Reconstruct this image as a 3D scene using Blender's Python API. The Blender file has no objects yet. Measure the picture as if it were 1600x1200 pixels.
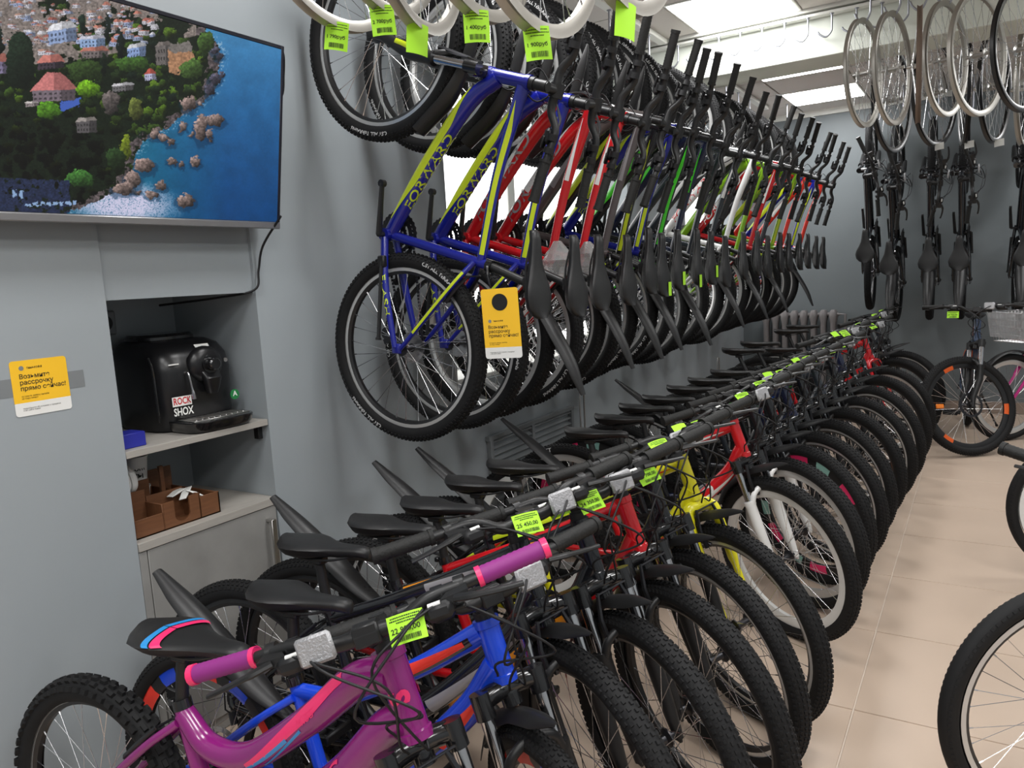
import bpy, bmesh, math, random
import numpy as np
from mathutils import Matrix, Vector
random.seed(7)
S = bpy.context.scene
COL = S.collection
PI = math.pi

# ------------------------------------------------------------------ camera, world, exposure
CAM_H = 1.45
r_ = (0.8515953575, 0.5212634066, -0.0554058485)
d_ = (0.0257079117, -0.1470990572, -0.9887876267)
f_ = (-0.5235689548, 0.8406225837, -0.1386694679)
cam = bpy.data.cameras.new('camera')
cam.sensor_fit = 'HORIZONTAL'; cam.sensor_width = 36.0; cam.lens = 36.0 * 1194.06 / 1600.0
cam.clip_start = 0.02; cam.clip_end = 60
camo = bpy.data.objects.new('camera', cam); COL.objects.link(camo)
camo.matrix_world = Matrix(((r_[0], -d_[0], -f_[0], 0), (r_[1], -d_[1], -f_[1], 0), (r_[2], -d_[2], -f_[2], CAM_H), (0, 0, 0, 1)))
S.camera = camo
w = bpy.data.worlds.new('world'); S.world = w; w.use_nodes = True
w.node_tree.nodes['Background'].inputs[0].default_value = (.8, .9, 1, 1)
w.node_tree.nodes['Background'].inputs[1].default_value = 0.4
S.view_settings.view_transform = 'Standard'; S.view_settings.look = 'None'
S.view_settings.gamma = 1.0; S.view_settings.use_curve_mapping = False
S.view_settings.exposure = 0.0
PANEL_E = 19.0      # emission of the ceiling light panels
WINDOW_E = 2.2      # daylight on the white film of the windows
TV_E = .92

# ------------------------------------------------------------------ materials
def mat(name, col, rough=.5, metal=0., var=.08, scale=20., bump=0., emit=0., coat=0., spec=.5, alpha=1., trans=0.):
    m = bpy.data.materials.new(name); m.use_nodes = True
    nt = m.node_tree; b = nt.nodes['Principled BSDF']
    b.inputs['Roughness'].default_value = rough; b.inputs['Metallic'].default_value = metal
    b.inputs['Specular IOR Level'].default_value = spec
    b.inputs['Coat Weight'].default_value = coat; b.inputs['Coat Roughness'].default_value = .12
    b.inputs['Transmission Weight'].default_value = trans; b.inputs['Alpha'].default_value = alpha
    tc = nt.nodes.new('ShaderNodeTexCoord'); n = nt.nodes.new('ShaderNodeTexNoise')
    n.inputs['Scale'].default_value = scale; n.inputs['Detail'].default_value = 4
    nt.links.new(tc.outputs['Object'], n.inputs['Vector'])
    mx = nt.nodes.new('ShaderNodeMix'); mx.data_type = 'RGBA'
    c = np.array(col[:3])
    mx.inputs[6].default_value = tuple(np.clip(c * (1 - var), 0, 1)) + (1,)
    mx.inputs[7].default_value = tuple(np.clip(c * (1 + var), 0, 1)) + (1,)
    nt.links.new(n.outputs['Fac'], mx.inputs[0]); nt.links.new(mx.outputs[2], b.inputs['Base Color'])
    if bump:
        bp = nt.nodes.new('ShaderNodeBump'); bp.inputs['Strength'].default_value = bump; bp.inputs['Distance'].default_value = .004
        nt.links.new(n.outputs['Fac'], bp.inputs['Height']); nt.links.new(bp.outputs[0], b.inputs['Normal'])
    if emit:
        b.inputs['Emission Strength'].default_value = emit
        nt.links.new(mx.outputs[2], b.inputs['Emission Color'])
    return m
def srgb(r, g, b):
    return tuple(((x / 255) / 12.92 if x / 255 <= .04045 else ((x / 255 + .055) / 1.055) ** 2.4) for x in (r, g, b))
def wood_mat(name, c1, c2, sc=(2, 30, 30)):
    m = mat(name, c1, .55); nt = m.node_tree
    tc = nt.nodes['Texture Coordinate']; n = nt.nodes['Noise Texture']; mp = nt.nodes.new('ShaderNodeMapping')
    mp.inputs['Scale'].default_value = sc; nt.links.new(tc.outputs['Object'], mp.inputs['Vector']); nt.links.new(mp.outputs[0], n.inputs['Vector'])
    n.inputs['Scale'].default_value = 4; n.inputs['Detail'].default_value = 6
    mx = nt.nodes['Mix']; mx.inputs[6].default_value = c1 + (1,); mx.inputs[7].default_value = c2 + (1,)
    return m
MT = {}
MT['wall'] = mat('wall_paint', srgb(154, 161, 165), .42, var=.05, scale=1.6, bump=.0)
MT['backwall'] = mat('back_wall_grey', srgb(112, 119, 122), .5, var=.05, scale=1.6)  # one even grey, darker than on the other walls
MT['tile'] = mat('floor_tile', srgb(190, 170, 152), .36, var=.07, scale=2.6)
MT['grout'] = mat('grout', srgb(205, 192, 178), .8)
MT['ceil'] = mat('ceiling_tile', srgb(206, 200, 194), .9, var=.03, scale=60, bump=.1)
MT['ceilgrid'] = mat('ceiling_grid', srgb(150, 146, 142), .6)
MT['white'] = mat('white_paint', srgb(226, 226, 220), .6, var=.02)
MT['beam'] = mat('beam_paint', srgb(218, 222, 212), .6, var=.02, scale=3)
MT['panel'] = mat('light_panel', (1, 1, 1), .5, var=0, emit=PANEL_E)
MT['film'] = mat('window_film', (1, .985, .97), .5, var=.02, scale=2, emit=WINDOW_E)
MT['rubber'] = mat('tyre_rubber', (.009, .009, .0095), .72, var=.25, scale=60, spec=.3)
MT['black'] = mat('black_plastic', (.011, .011, .012), .45, var=.15, spec=.35)
MT['gloss'] = mat('gloss_black', (.008, .008, .009), .18, coat=.6)
MT['satin'] = mat('satin_black', (.013, .013, .0135), .38, spec=.4)
MT['saddle'] = mat('saddle_vinyl', (.012, .012, .0125), .44, var=.1, scale=80, spec=.45)
MT['grip'] = mat('grip_rubber', (.014, .014, .0135), .6, var=.2, scale=150, bump=.4, spec=.3)
MT['guard'] = mat('mudguard_plastic', (.014, .014, .0145), .42, spec=.5)
MT['steel'] = mat('steel', (.62, .62, .63), .25, 1., var=.05)
MT['alu'] = mat('aluminium', (.56, .55, .53), .36, 1., var=.06)
MT['darkmetal'] = mat('dark_metal', (.06, .06, .065), .35, .9)
MT['chrome'] = mat('stanchion_chrome', (.62, .62, .64), .12, 1., var=0)
MT['rimalu'] = mat('rim_sidewall', (.60, .60, .59), .28, .5, var=.05)
MT['rimblack'] = mat('rim_black', (.013, .013, .014), .3, spec=.5)
MT['rimwhite'] = mat('rim_white', (.72, .72, .7), .35)
MT['oldrim'] = mat('bare_rim', (.42, .405, .37), .4, .7, var=.08, scale=6)
MT['tag'] = mat('tag_paper', srgb(170, 232, 48), .7, var=.03)
MT['ink'] = mat('tag_ink', (.012, .018, .008), .8)
MT['paper'] = mat('white_paper', (.8, .8, .77), .8, var=.03)
MT['reflector'] = mat('reflector_clear', (.36, .36, .37), .2, .3, var=.12, scale=220, bump=.6)
MT['orange'] = mat('reflector_orange', (.85, .22, .02), .25, var=.05, coat=.5)
MT['redref'] = mat('reflector_red', (.6, .02, .02), .25, coat=.5)
MT['sticker'] = mat('sticker_yellow', srgb(250, 196, 40), .5, var=.02)
MT['plasticbag'] = mat('clear_bag', (.5, .5, .5), .2, trans=.5, alpha=.7)
MT['concrete'] = mat('concrete_laminate', srgb(140, 139, 136), .5, var=.3, scale=7)
MT['worktop'] = wood_mat('worktop_laminate', srgb(176, 171, 163), srgb(150, 146, 140), (40, 3, 40))
MT['caddywood'] = wood_mat('caddy_wood', srgb(126, 82, 52), srgb(86, 54, 33), (30, 3, 30))
MT['nichewall'] = mat('niche_paint', srgb(118, 128, 134), .5, var=.04)
MT['blueplastic'] = mat('blue_box', srgb(36, 42, 150), .5)
MT['machine'] = mat('machine_black', (.008, .008, .009), .3, spec=.45)
MT['bezel'] = mat('tv_bezel', (.012, .012, .02), .3)
MT['tvalu'] = mat('tv_strip', (.34, .34, .35), .35, .7)
MT['grille'] = mat('grille_paint', srgb(126, 130, 132), .5)
MT['radiator'] = mat('radiator_paint', srgb(122, 118, 118), .5)
MT['clay'] = mat('tile_skirting', srgb(150, 134, 122), .5)
PAINT = {}
def paint(key, rgb, rough=.24, coat=.7):
    PAINT[key] = mat('paint_' + key, srgb(*rgb), rough, var=.03, coat=coat); return PAINT[key]
paint('blue', (16, 26, 132)); paint('lime', (196, 214, 30), .35, .3); paint('red', (196, 18, 28)); paint('redorange', (214, 42, 26))
paint('dark', (18, 19, 24)); paint('navy', (22, 30, 62)); paint('slate', (44, 50, 58)); paint('greymetal', (86, 80, 80))
paint('green', (70, 214, 40), .35, .3); paint('leaf', (122, 170, 22)); paint('whitep', (222, 222, 220)); paint('greyp', (150, 148, 150))
paint('purple', (134, 26, 112)); paint('pink', (242, 48, 112), .35, .3); paint('sky', (40, 140, 208), .35, .3)
paint('royal', (22, 72, 216)); paint('coral', (240, 58, 44), .4, .2); paint('yellow', (222, 214, 30)); paint('orangep', (240, 150, 30), .4, .2)
paint('skyblue', (30, 110, 224)); paint('magenta', (186, 28, 122)); paint('steelblue', (40, 58, 86)); paint('violet', (120, 40, 160))
paint('purplegrip', (134, 36, 120), .6, 0.)
paint('orangeacc', (222, 92, 24), .4, .2)
paint('tealp', (150, 200, 190), .4, .2)

# ------------------------------------------------------------------ mesh helpers
def nrm(v):
    v = np.asarray(v, float); return v / (np.linalg.norm(v) + 1e-12)
class MB:
    def __init__(s): s.v = []; s.f = []; s.m = []
    def add(s, vs, fs, mi=0):
        o = len(s.v); s.v.extend([tuple(map(float, p)) for p in vs])
        s.f.extend([tuple(i + o for i in q) for q in fs]); s.m.extend([mi] * len(fs) if isinstance(mi, int) else mi)
    def rings(s, rings, mi=0, caps=True, closed=False, loop=True):
        n = len(rings[0]); k = len(rings); vs = [p for r in rings for p in r]; fs = []
        for i in range(k if closed else k - 1):
            j = (i + 1) % k
            for a in range(n if loop else n - 1):
                b = (a + 1) % n; fs.append((i * n + a, i * n + b, j * n + b, j * n + a))
        if caps and not closed:
            fs.append(tuple(range(n - 1, -1, -1))); fs.append(tuple((k - 1) * n + a for a in range(n)))
        s.add(vs, fs, mi)
    def tube(s, pts, r, seg=8, mi=0, caps=True, side=None, flat=1.):
        pts = np.asarray(pts, float); n = len(pts)
        rr = [r] * n if np.isscalar(r) else r
        T = [nrm(pts[min(i + 1, n - 1)] - pts[max(i - 1, 0)]) for i in range(n)]
        if side is None:
            ref = np.array([0, 0, 1.]) if abs(T[0][2]) < .9 else np.array([1., 0, 0]); u = nrm(np.cross(T[0], ref))
        else: u = np.asarray(side, float)
        R = []
        for i in range(n):
            u = nrm(u - T[i] * np.dot(u, T[i])); wv = np.cross(T[i], u)
            R.append([pts[i] + rr[i] * (math.cos(2 * PI * a / seg) * u + flat * math.sin(2 * PI * a / seg) * wv) for a in range(seg)])
        s.rings(R, mi, caps)
    def box(s, c, d, mi=0, R=None, ch=0.):
        c = np.asarray(c, float); d = np.asarray(d, float) / 2
        if ch <= 0:
            P = [np.array([x, y, z]) * d for x in (-1, 1) for y in (-1, 1) for z in (-1, 1)]
            F = [(0, 1, 3, 2), (4, 6, 7, 5), (0, 4, 5, 1), (2, 3, 7, 6), (0, 2, 6, 4), (1, 5, 7, 3)]
        else:
            P = []; F = []; ch = min(ch, d.min() * .95); idx = {}
            for x in (-1, 1):
                for y in (-1, 1):
                    for z in (-1, 1):
                        for k in range(3):
                            q = np.array([x, y, z]) * d; e = np.array([x, y, z]) * ch; e[k] = 0
                            idx[(x, y, z, k)] = len(P); P.append(q - e)
            I = lambda x, y, z, k: idx[(x, y, z, k)]
            for k in range(3):
                a, b = [(1, 2), (0, 2), (0, 1)][k]
                for sg in (-1, 1):
                    q = []
                    for (p1, p2) in ((-1, -1), (1, -1), (1, 1), (-1, 1)):
                        t = [0, 0, 0]; t[k] = sg; t[a] = p1; t[b] = p2; q.append(I(*t, k))
                    F.append(tuple(q))
                for p1 in (-1, 1):
                    for p2 in (-1, 1):
                        t0 = [0, 0, 0]; t0[a] = p1; t0[b] = p2; t1 = list(t0); t0[k] = -1; t1[k] = 1
                        F.append((I(*t0, a), I(*t1, a), I(*t1, b), I(*t0, b)))
            for x in (-1, 1):
                for y in (-1, 1):
                    for z in (-1, 1): F.append((I(x, y, z, 0), I(x, y, z, 1), I(x, y, z, 2)))
        if R is not None: P = [np.asarray(R) @ p for p in P]
        s.add([c + p for p in P], F, mi)
    def lathe(s, prof, seg=48, mi=0, closed=True, axis='y', c=(0, 0, 0), caps=False):
        # prof: list of (radius, height) ; revolve about axis
        n = len(prof); vs = []; fs = []; ms = []
        for k in range(seg):
            t = 2 * PI * k / seg; ct, st = math.cos(t), math.sin(t)
            for (r, h) in prof:
                p = {'y': (r * ct, h, r * st), 'z': (r * ct, r * st, h), 'x': (h, r * ct, r * st)}[axis]
                vs.append((p[0] + c[0], p[1] + c[1], p[2] + c[2]))
        for k in range(seg):
            k2 = (k + 1) % seg
            for i in range(n if closed else n - 1):
                j = (i + 1) % n; fs.append((k * n + i, k * n + j, k2 * n + j, k2 * n + i))
                ms.append(mi if isinstance(mi, int) else mi(i, k / seg))
        if caps and not closed:
            for i in (0, n - 1): fs.append(tuple(k * n + i for k in range(seg))); ms.append(mi if isinstance(mi, int) else 0)
        s.add(vs, fs, ms)
    def mesh(s, name, angle=38, nslots=None):
        me = bpy.data.meshes.new(name); me.from_pydata(s.v, [], s.f)
        k = nslots or (max(s.m) + 1 if s.m else 1)
        for _ in range(k): me.materials.append(None)
        if max(s.m, default=0): me.polygons.foreach_set('material_index', s.m)
        bm = bmesh.new(); bm.from_mesh(me); bmesh.ops.recalc_face_normals(bm, faces=bm.faces); bm.to_mesh(me); bm.free()
        me.polygons.foreach_set('use_smooth', [True] * len(me.polygons))
        me.set_sharp_from_angle(angle=math.radians(angle)); me.update(); return me
def ob(name, me, mats, parent=None, M=None):
    if isinstance(me, MB): me = me.mesh(name)
    o = bpy.data.objects.new(name, me); COL.objects.link(o)
    if parent is not None: o.parent = parent
    if mats is not None:
        if not isinstance(mats, (list, tuple)): mats = [mats]
        for i, sl in enumerate(o.material_slots):
            sl.link = 'OBJECT'; sl.material = mats[min(i, len(mats) - 1)]
    if M is not None: o.matrix_basis = M
    return o
def empty(name, M):
    o = bpy.data.objects.new(name, None); COL.objects.link(o); o.matrix_basis = M; o.empty_display_size = .1; return o
def tag(o, label, cat, group=None):
    o['label'] = label; o['category'] = cat
    if group: o['group'] = group
    return o
def struct(o): o['kind'] = 'structure'; return o
def mat3(x, y, z, t=(0, 0, 0)):
    return Matrix(((x[0], y[0], z[0], t[0]), (x[1], y[1], z[1], t[1]), (x[2], y[2], z[2], t[2]), (0, 0, 0, 1)))
_tc = {}
def text_geo(body, size=1., bold=0., align='CENTER', shear=0.):
    key = (body, bold, align, shear)
    if key not in _tc:
        c = bpy.data.curves.new('text', 'FONT'); c.body = body; c.align_x = align; c.align_y = 'CENTER'; c.offset = bold; c.shear = shear
        c.resolution_u = 3; c.space_line = .95
        o = bpy.data.objects.new('text', c); COL.objects.link(o)
        dg = bpy.context.evaluated_depsgraph_get(); me = bpy.data.meshes.new_from_object(o.evaluated_get(dg))
        V = np.array([v.co[:] for v in me.vertices]).reshape(-1, 3); F = [tuple(p.vertices) for p in me.polygons]
        bpy.data.objects.remove(o); bpy.data.curves.remove(c); bpy.data.meshes.remove(me); _tc[key] = (V, F)
    V, F = _tc[key]; return V * size, F
def cat(pts, n=12):
    # Catmull-Rom through control points
    P = np.asarray(pts, float); Q = np.vstack([2 * P[0] - P[1], P, 2 * P[-1] - P[-2]]); out = []
    for i in range(1, len(Q) - 2):
        for t in np.linspace(0, 1, n, endpoint=False):
            a, b, c, d = Q[i - 1], Q[i], Q[i + 1], Q[i + 2]
            out.append(.5 * ((2 * b) + (c - a) * t + (2 * a - 5 * b + 4 * c - d) * t * t + (3 * b - a - 3 * c + d) * t ** 3))
    out.append(P[-1]); return np.array(out)
def X2(x, z, y=0.): return np.array([x, y, z], float)
class Planar:
    """a round tube lying in the bike's plane (y = const); decals and lettering are wrapped on it"""
    def __init__(s, pts, r, y=0., n=10):
        s.P = cat([X2(p[0], p[1], p[2] if len(p) > 2 else y) for p in pts], n) if len(pts) > 2 else np.linspace(X2(*pts[0][:2], pts[0][2] if len(pts[0]) > 2 else y), X2(*pts[1][:2], pts[1][2] if len(pts[1]) > 2 else y), 14)
        L = np.r_[0, np.cumsum(np.linalg.norm(np.diff(s.P, axis=0), axis=1))]; s.L = L[-1]; s.s = L / L[-1]
        s.r = np.interp(s.s, np.linspace(0, 1, len(r)), r) if not np.isscalar(r) else np.full(len(s.P), r)
    def at(s, u):
        p = np.array([np.interp(u, s.s, s.P[:, k]) for k in range(3)]); e = .02
        q0 = np.array([np.interp(max(u - e, 0), s.s, s.P[:, k]) for k in range(3)]); q1 = np.array([np.interp(min(u + e, 1), s.s, s.P[:, k]) for k in range(3)])
        t = nrm(q1 - q0); y = np.array([0, 1., 0]); n = nrm(np.cross(y, t)); y = np.cross(t, n)
        return p, t, n, y, np.interp(u, s.s, s.r)
    def wrap(s, u, phi, side=1, eps=.0007):
        p, t, n, y, r = s.at(u)      # phi 0 = underside, 90 deg = side, 180 = upper side
        return p + (r + eps) * (math.cos(phi) * n + math.sin(phi) * side * y)
    def strip(s, mb, s0, s1, lo, hi, side=1, ns=16, na=6, eps=.0007, mi=0):
        R = []
        for i in range(ns + 1):
            t = i / ns; u = s0 + (s1 - s0) * t; a, b = math.radians(lo(t)), math.radians(hi(t))
            R.append([s.wrap(u, a + (b - a) * k / na, side, eps) for k in range(na + 1)])
        mb.rings(R, mi, caps=False, loop=False)
    def text(s, mb, body, s0, size, phi0=90, side=1, bold=.02, flip=False, eps=.0012, stretch=1., shear=0., mi=0):
        V, F = text_geo(body, size, bold, 'CENTER', shear); out = []
        for x, y, z in V:
            if flip: x, y = -x, -y
            u = s0 - side * x * stretch / s.L; r = np.interp(np.clip(u, 0, 1), s.s, s.r)
            out.append(s.wrap(np.clip(u, 0, 1), math.radians(phi0) + y / r, side, eps))
        mb.add(out, F, mi)

# ------------------------------------------------------------------ the room
WX, YB, CZ, XR, YF = -2.12, 8.0, 2.85, 2.25, -2.6
def boxes(name, L, m, ch=0.):
    mb = MB()
    for (x0, x1, y0, y1, z0, z1) in L: mb.box(((x0 + x1) / 2, (y0 + y1) / 2, (z0 + z1) / 2), (x1 - x0, y1 - y0, z1 - z0), ch=ch)
    return ob(name, mb, m)
NY0, NY1, NZ = 1.255, 1.783, 1.447
WIN = [(2.92, 5.05), (6.25, 7.75)]; WZ0, WZ1 = .95, 2.5
XB = WX - .46
L = [(XB, WX, YF, NY0, 0, 2.95), (XB, WX - .012, NY0, NY1, NZ, 1.72), (XB, WX, NY0, NY1, 1.72, 2.95), (XB, WX, NY1, WIN[0][0], 0, 2.95), (XB, WX, WIN[0][1], WIN[1][0], 0, 2.95), (XB, WX, WIN[1][1], YB + .2, 0, 2.95), (XB - .1, XB, YF, WIN[0][0], 0, 2.95)]
for a_, b_ in WIN: L += [(XB, WX, a_, b_, 0, WZ0), (XB, WX, a_, b_, WZ1, 2.95)]
struct(boxes('wall_left', L, MT['wall']))
struct(boxes('wall_back', [(XB, XR + .2, YB, YB + .2, 0, 2.95)], MT['backwall']))
struct(boxes('wall_right', [(XR, XR + .2, YF - .2, YB, 0, 2.95)], MT['wall']))
struct(boxes('wall_front', [(XB, XR, YF - .2, YF, 0, 2.95)], MT['wall']))
struct(boxes('baseboard_back', [(WX, XR, YB - .012, YB, 0, .1)], MT['clay']))
for i, (a_, b_) in enumerate(WIN):
    fr = boxes('window_%d' % (i + 1), [(XB + .12, XB + .17, a_, b_, WZ0, WZ0 + .06), (XB + .12, XB + .17, a_, b_, WZ1 - .06, WZ1), (XB + .12, XB + .17, a_, a_ + .06, WZ0, WZ1), (XB + .12, XB + .17, b_ - .06, b_, WZ0, WZ1), (XB + .12, XB + .17, (a_ + b_) / 2 - .04, (a_ + b_) / 2 + .04, WZ0, WZ1)], MT['white'], .004); struct(fr)
    for k in (0, 1):
        y0, y1 = ((a_ + .06, (a_ + b_) / 2 - .04), ((a_ + b_) / 2 + .04, b_ - .06))[k]; mb = MB(); mb.box((XB + .13, (y0 + y1) / 2, (WZ0 + WZ1) / 2), (.008, y1 - y0, WZ1 - WZ0 - .12)); ob('pane', mb, MT['film'], fr)
    mb = MB(); mb.box((XB + .30, (a_ + b_) / 2, WZ0 + .012), (.28, b_ - a_ - .004, .024), ch=.004); ob('window_sill', mb, MT['white'], fr)
# floor: slab with grout, each tile a piece of its own
fl = struct(boxes('floor', [(XB, XR + .1, YF - .1, YB + .1, -.12, -.004)], MT['grout']))
TS = .605; mb = MB(); mb.box((0, 0, -.005), (TS - .005, TS - .005, .010), ch=.0012); tile_me = mb.mesh('floor_tile')
for i in range(-3, 5):
    for j in range(-9, 10):
        cx, cy = -.328 + (i + .5) * TS, 2.507 + (j + .5) * TS
        if cx < WX - .3 or cx > XR + .3 or cy < YF - .3 or cy > YB + .25: continue
        t = ob('floor_tile', tile_me, MT['tile'], fl, Matrix.Translation((cx, cy, random.uniform(-.0004, .0004))))
# ceiling: slab, tiles between the grid bars, light panels
ce = struct(boxes('ceiling', [(XB, XR + .1, YF - .1, YB + .1, CZ + .012, CZ + .1)], MT['ceilgrid']))
mb = MB(); mb.box((0, 0, .006), (.588, .588, .012), ch=.002); ct_me = mb.mesh('ceiling_tile')
GX = [-1.52 + .6 * k for k in range(-1, 7)]; GY = [4.79 - .6 * k for k in range(12, -1, -1)]; GY2 = [5.185 + .6 * k for k in range(0, 5)]
LIGHTS = {(-1.52, 4.19), (-1.52, 5.785), (-1.52, 6.985), (-1.52, 1.79), (-.32, 1.79), (.88, 1.79), (-1.52, -.01), (-.32, -.01), (.88, -.01), (-1.52, -1.81), (-.32, -1.81), (.88, -1.81), (.88, 4.19), (.88, 5.785), (.88, 6.985)}  # front rows are unseen, added to brighten the near wall; right column unseen too
mb = MB(); mb.box((0, 0, .004), (.60, .60, .018), ch=.003); lf_me = mb.mesh('frame')
mb = MB(); mb.add([(-.285, -.285, -.0065), (.285, -.285, -.0065), (.285, .285, -.0065), (-.285, .285, -.0065)], [(0, 3, 2, 1)]); lp_me = mb.mesh('diffuser')
for x in GX:
    for y in GY + GY2:
        cx, cy = x + .3, y + .3
        if cx - .3 < WX - .05 or cx + .3 > XR + .25: continue
        lit = [q for q in LIGHTS if abs(q[0] - x) < .01 and abs(q[1] - y) < .01]
        if y == GY[-1]: continue
        if lit:
            e = empty('ceiling_light', Matrix.Translation((cx, cy, CZ)))
            side = 'in the row along the left wall' if cx < 0 else 'in the row along the right wall'
            where = {4.19: 'in front of the white beam', 5.785: 'just behind the white beam', 6.985: 'nearest the back wall', 1.79: 'added level with the television', -.01: 'added level with the yellow sticker', -1.81: 'added nearest the front wall'}[lit[0][1]]
            if lit[0][0] == -.32: side = 'in the middle row'
            tag(e, 'square light panel %s, %s' % (where, side), 'ceiling light', 'ceiling light panels')
            ob('frame', lf_me, MT['white'], e); ob('diffuser', lp_me, MT['panel'], e)
        else: ob('ceiling_tile', ct_me, MT['ceil'], ce, Matrix.Translation((cx, cy, CZ)))
mb = MB(); mb.box((WX + .06 - .0, 0, CZ), (.01, .01, .01))
struct(boxes('trim_1', [(WX, XR, YB - .03, YB, CZ - .05, CZ + .012)], MT['white']))
struct(boxes('trim_2', [(WX, XR, 4.79, 5.185, CZ - .02, CZ + .012)], MT['white']))
bm_ = boxes('ceiling_beam', [(WX, XR, 4.86, 5.185, 2.595, CZ - .02)], MT['beam'], .004); struct(bm_)

# ------------------------------------------------------------------ bicycle kit: shared meshes
WR = .335
def tyre_mesh(name, R=WR, tw=.027, knobs=120, kh=.0028, rows=((-66, .009), (-40, .008), (-14, .008), (14, .008), (40, .008), (66, .009)), chunky=False, seg=72):
    mb = MB(); rc = R - tw - kh * .6; prof = []
    for k in range(14):
        a = math.radians(-145 + 290 * k / 13); prof.append((rc + tw * math.cos(a), tw * math.sin(a)))
    mb.lathe(prof, seg=seg, closed=False)
    for i in range(knobs):
        for j, (ad, wd) in enumerate(rows):
            t = 2 * PI * (i + (.5 if j % 2 else 0)) / knobs; a = math.radians(ad); ct, st = math.cos(t), math.sin(t)
            n = np.array([math.cos(a) * ct, math.sin(a), math.cos(a) * st]); tan = np.array([-st, 0, ct]); b = np.cross(tan, n)
            c = np.array([(rc + tw * math.cos(a)) * ct, tw * math.sin(a), (rc + tw * math.cos(a)) * st])
            hl = PI * R / knobs * (.62 if chunky else .55); hw = wd / 2; P = []
            for h, k in ((-.002, 1.), (kh, .8)):
                for (p, q) in ((-1, -1), (1, -1), (1, 1), (-1, 1)): P.append(c + n * h + tan * p * hl * k + b * q * hw * k)
            mb.add(P, [(4, 5, 6, 7), (0, 1, 5, 4), (1, 2, 6, 5), (2, 3, 7, 6), (3, 0, 4, 7)])
    return mb.mesh(name, 30)
def rim_mesh(name, ro=.2855, depth=.024, hw=.0125, secfn=None, seg=72):
    mb = MB(); ri = ro - depth
    prof = [(ro, -hw), (ro - depth * .55, -hw), (ri, -hw * .55), (ri, hw * .55), (ro - depth * .55, hw), (ro, hw), (ro - .004, hw * .7), (ro - .009, 0), (ro - .004, -hw * .7)]
    def m(i, k):
        if secfn and i in (0, 1, 3, 4): return secfn(k)
        return 1 if i in (0, 4) else 0
    mb.lathe(prof, seg=seg, mi=m); return mb.mesh(name, 25, 4 if secfn else 2)
def spokes_mesh(name, rim_r=.262, n=32, r=.0011, fl=.03):
    mb = MB()
    for k in range(n):
        sd = 1 if k % 2 else -1; cr = 1 if (k // 2) % 2 else -1
        t = 2 * PI * k / n; th = t + cr * .95
        a = np.array([.021 * math.cos(th), sd * fl, .021 * math.sin(th)]); b = np.array([rim_r * math.cos(t), sd * .004, rim_r * math.sin(t)])
        mb.tube([a, b], r, 4, caps=False)
        mb.tube([b, b + nrm(b - a) * -.012], r * 1.9, 4, caps=False)
    return mb.mesh(name, 80)
def hub_mesh(name, fl=.03, ax=.056):
    mb = MB(); mb.lathe([(.004, -ax), (.0085, -ax), (.0085, -fl - .006), (.024, -fl - .003), (.024, -fl + .002), (.012, -fl + .008), (.011, 0), (.012, fl - .008), (.024, fl - .002), (.024, fl + .003), (.0085, fl + .006), (.0085, ax), (.004, ax)], 20, closed=True)
    return mb.mesh(name)
def disc_mesh():
    mb = MB(); mb.lathe([(.082, .0395), (.082, .0415), (.066, .0415), (.066, .0395)], 40)
    for k in range(6):
        t = 2 * PI * k / 6; mb.tube([(.02 * math.cos(t - .5), .0405, .02 * math.sin(t - .5)), (.068 * math.cos(t), .0405, .068 * math.sin(t))], .004, 4)
    return mb.mesh('brake_disc')
def cassette_mesh():
    mb = MB()
    for k, r in enumerate((.056, .05, .044, .038, .033, .028, .024)):
        y = -.026 - .0045 * k; P = []
        n = 44
        prof = [[(r - (.0035 if i % 2 else 0)) * math.cos(2 * PI * i / n), y + h, (r - (.0035 if i % 2 else 0)) * math.sin(2 * PI * i / n)] for h in (0, .002) for i in range(n)]
        mb.rings([prof[:n], prof[n:]])
    return mb.mesh('cassette', 30)
def arc_text(mb, body, rad, size, th0, y, side, bold=.02, stretch=1.0, inward=False):
    V, F = text_geo(body, size, bold); out = []
    for x, yy, z in V:
        if inward: x, yy = -x, -yy
        t = th0 + side * x * stretch / rad; r = rad + yy
        out.append((r * math.cos(t), y * side, r * math.sin(t)))
    mb.add(out, F)
def reflector_wheel_mesh():
    mb = MB(); mb.box((0, 0, .19), (.03, .012, .055), ch=.004); return mb.mesh('spoke_reflector')
KIT = {}
KIT['tyre'] = tyre_mesh('tyre'); KIT['tyre_slick'] = tyre_mesh('tyre_slick', tw=.024, knobs=120, kh=.0014, rows=((-62, .008), (62, .008)))
KIT['tyre_chunky'] = tyre_mesh('tyre_chunky', tw=.031, knobs=62, kh=.008, chunky=True, rows=((-68, .014), (-30, .012), (0, .011), (30, .012), (68, .014)))
KIT['rim'] = rim_mesh('rim'); KIT['rim_deep'] = rim_mesh('rim_deep', depth=.034); KIT['rim_mid'] = rim_mesh('rim_mid', depth=.027)
def deco(k):
    k = k * 6 % 1; return 2 if k < .32 else (3 if .5 < k < .82 else 0)
KIT['rim_few'] = rim_mesh('rim_few', depth=.03, secfn=lambda k: 2 if (k * 3 % 1) < .09 else 0)
KIT['rim_deco'] = rim_mesh('rim_deco', depth=.04, secfn=deco)
KIT['spokes'] = spokes_mesh('spokes'); KIT['hub'] = hub_mesh('hub'); KIT['disc'] = disc_mesh(); KIT['cassette'] = cassette_mesh(); KIT['spoke_reflector'] = reflector_wheel_mesh()
def arc_word(*a, **k):
    mb = MB(); arc_text(mb, *a, **k); return mb.mesh('tyre_lettering')
KIT['tyre_text'] = [arc_word('CST ALL TERRAINS', .311, .017, t, .0268, sd, .03, 1.15) for sd in (-1, 1) for t in (-1.9, 1.3)]
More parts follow.
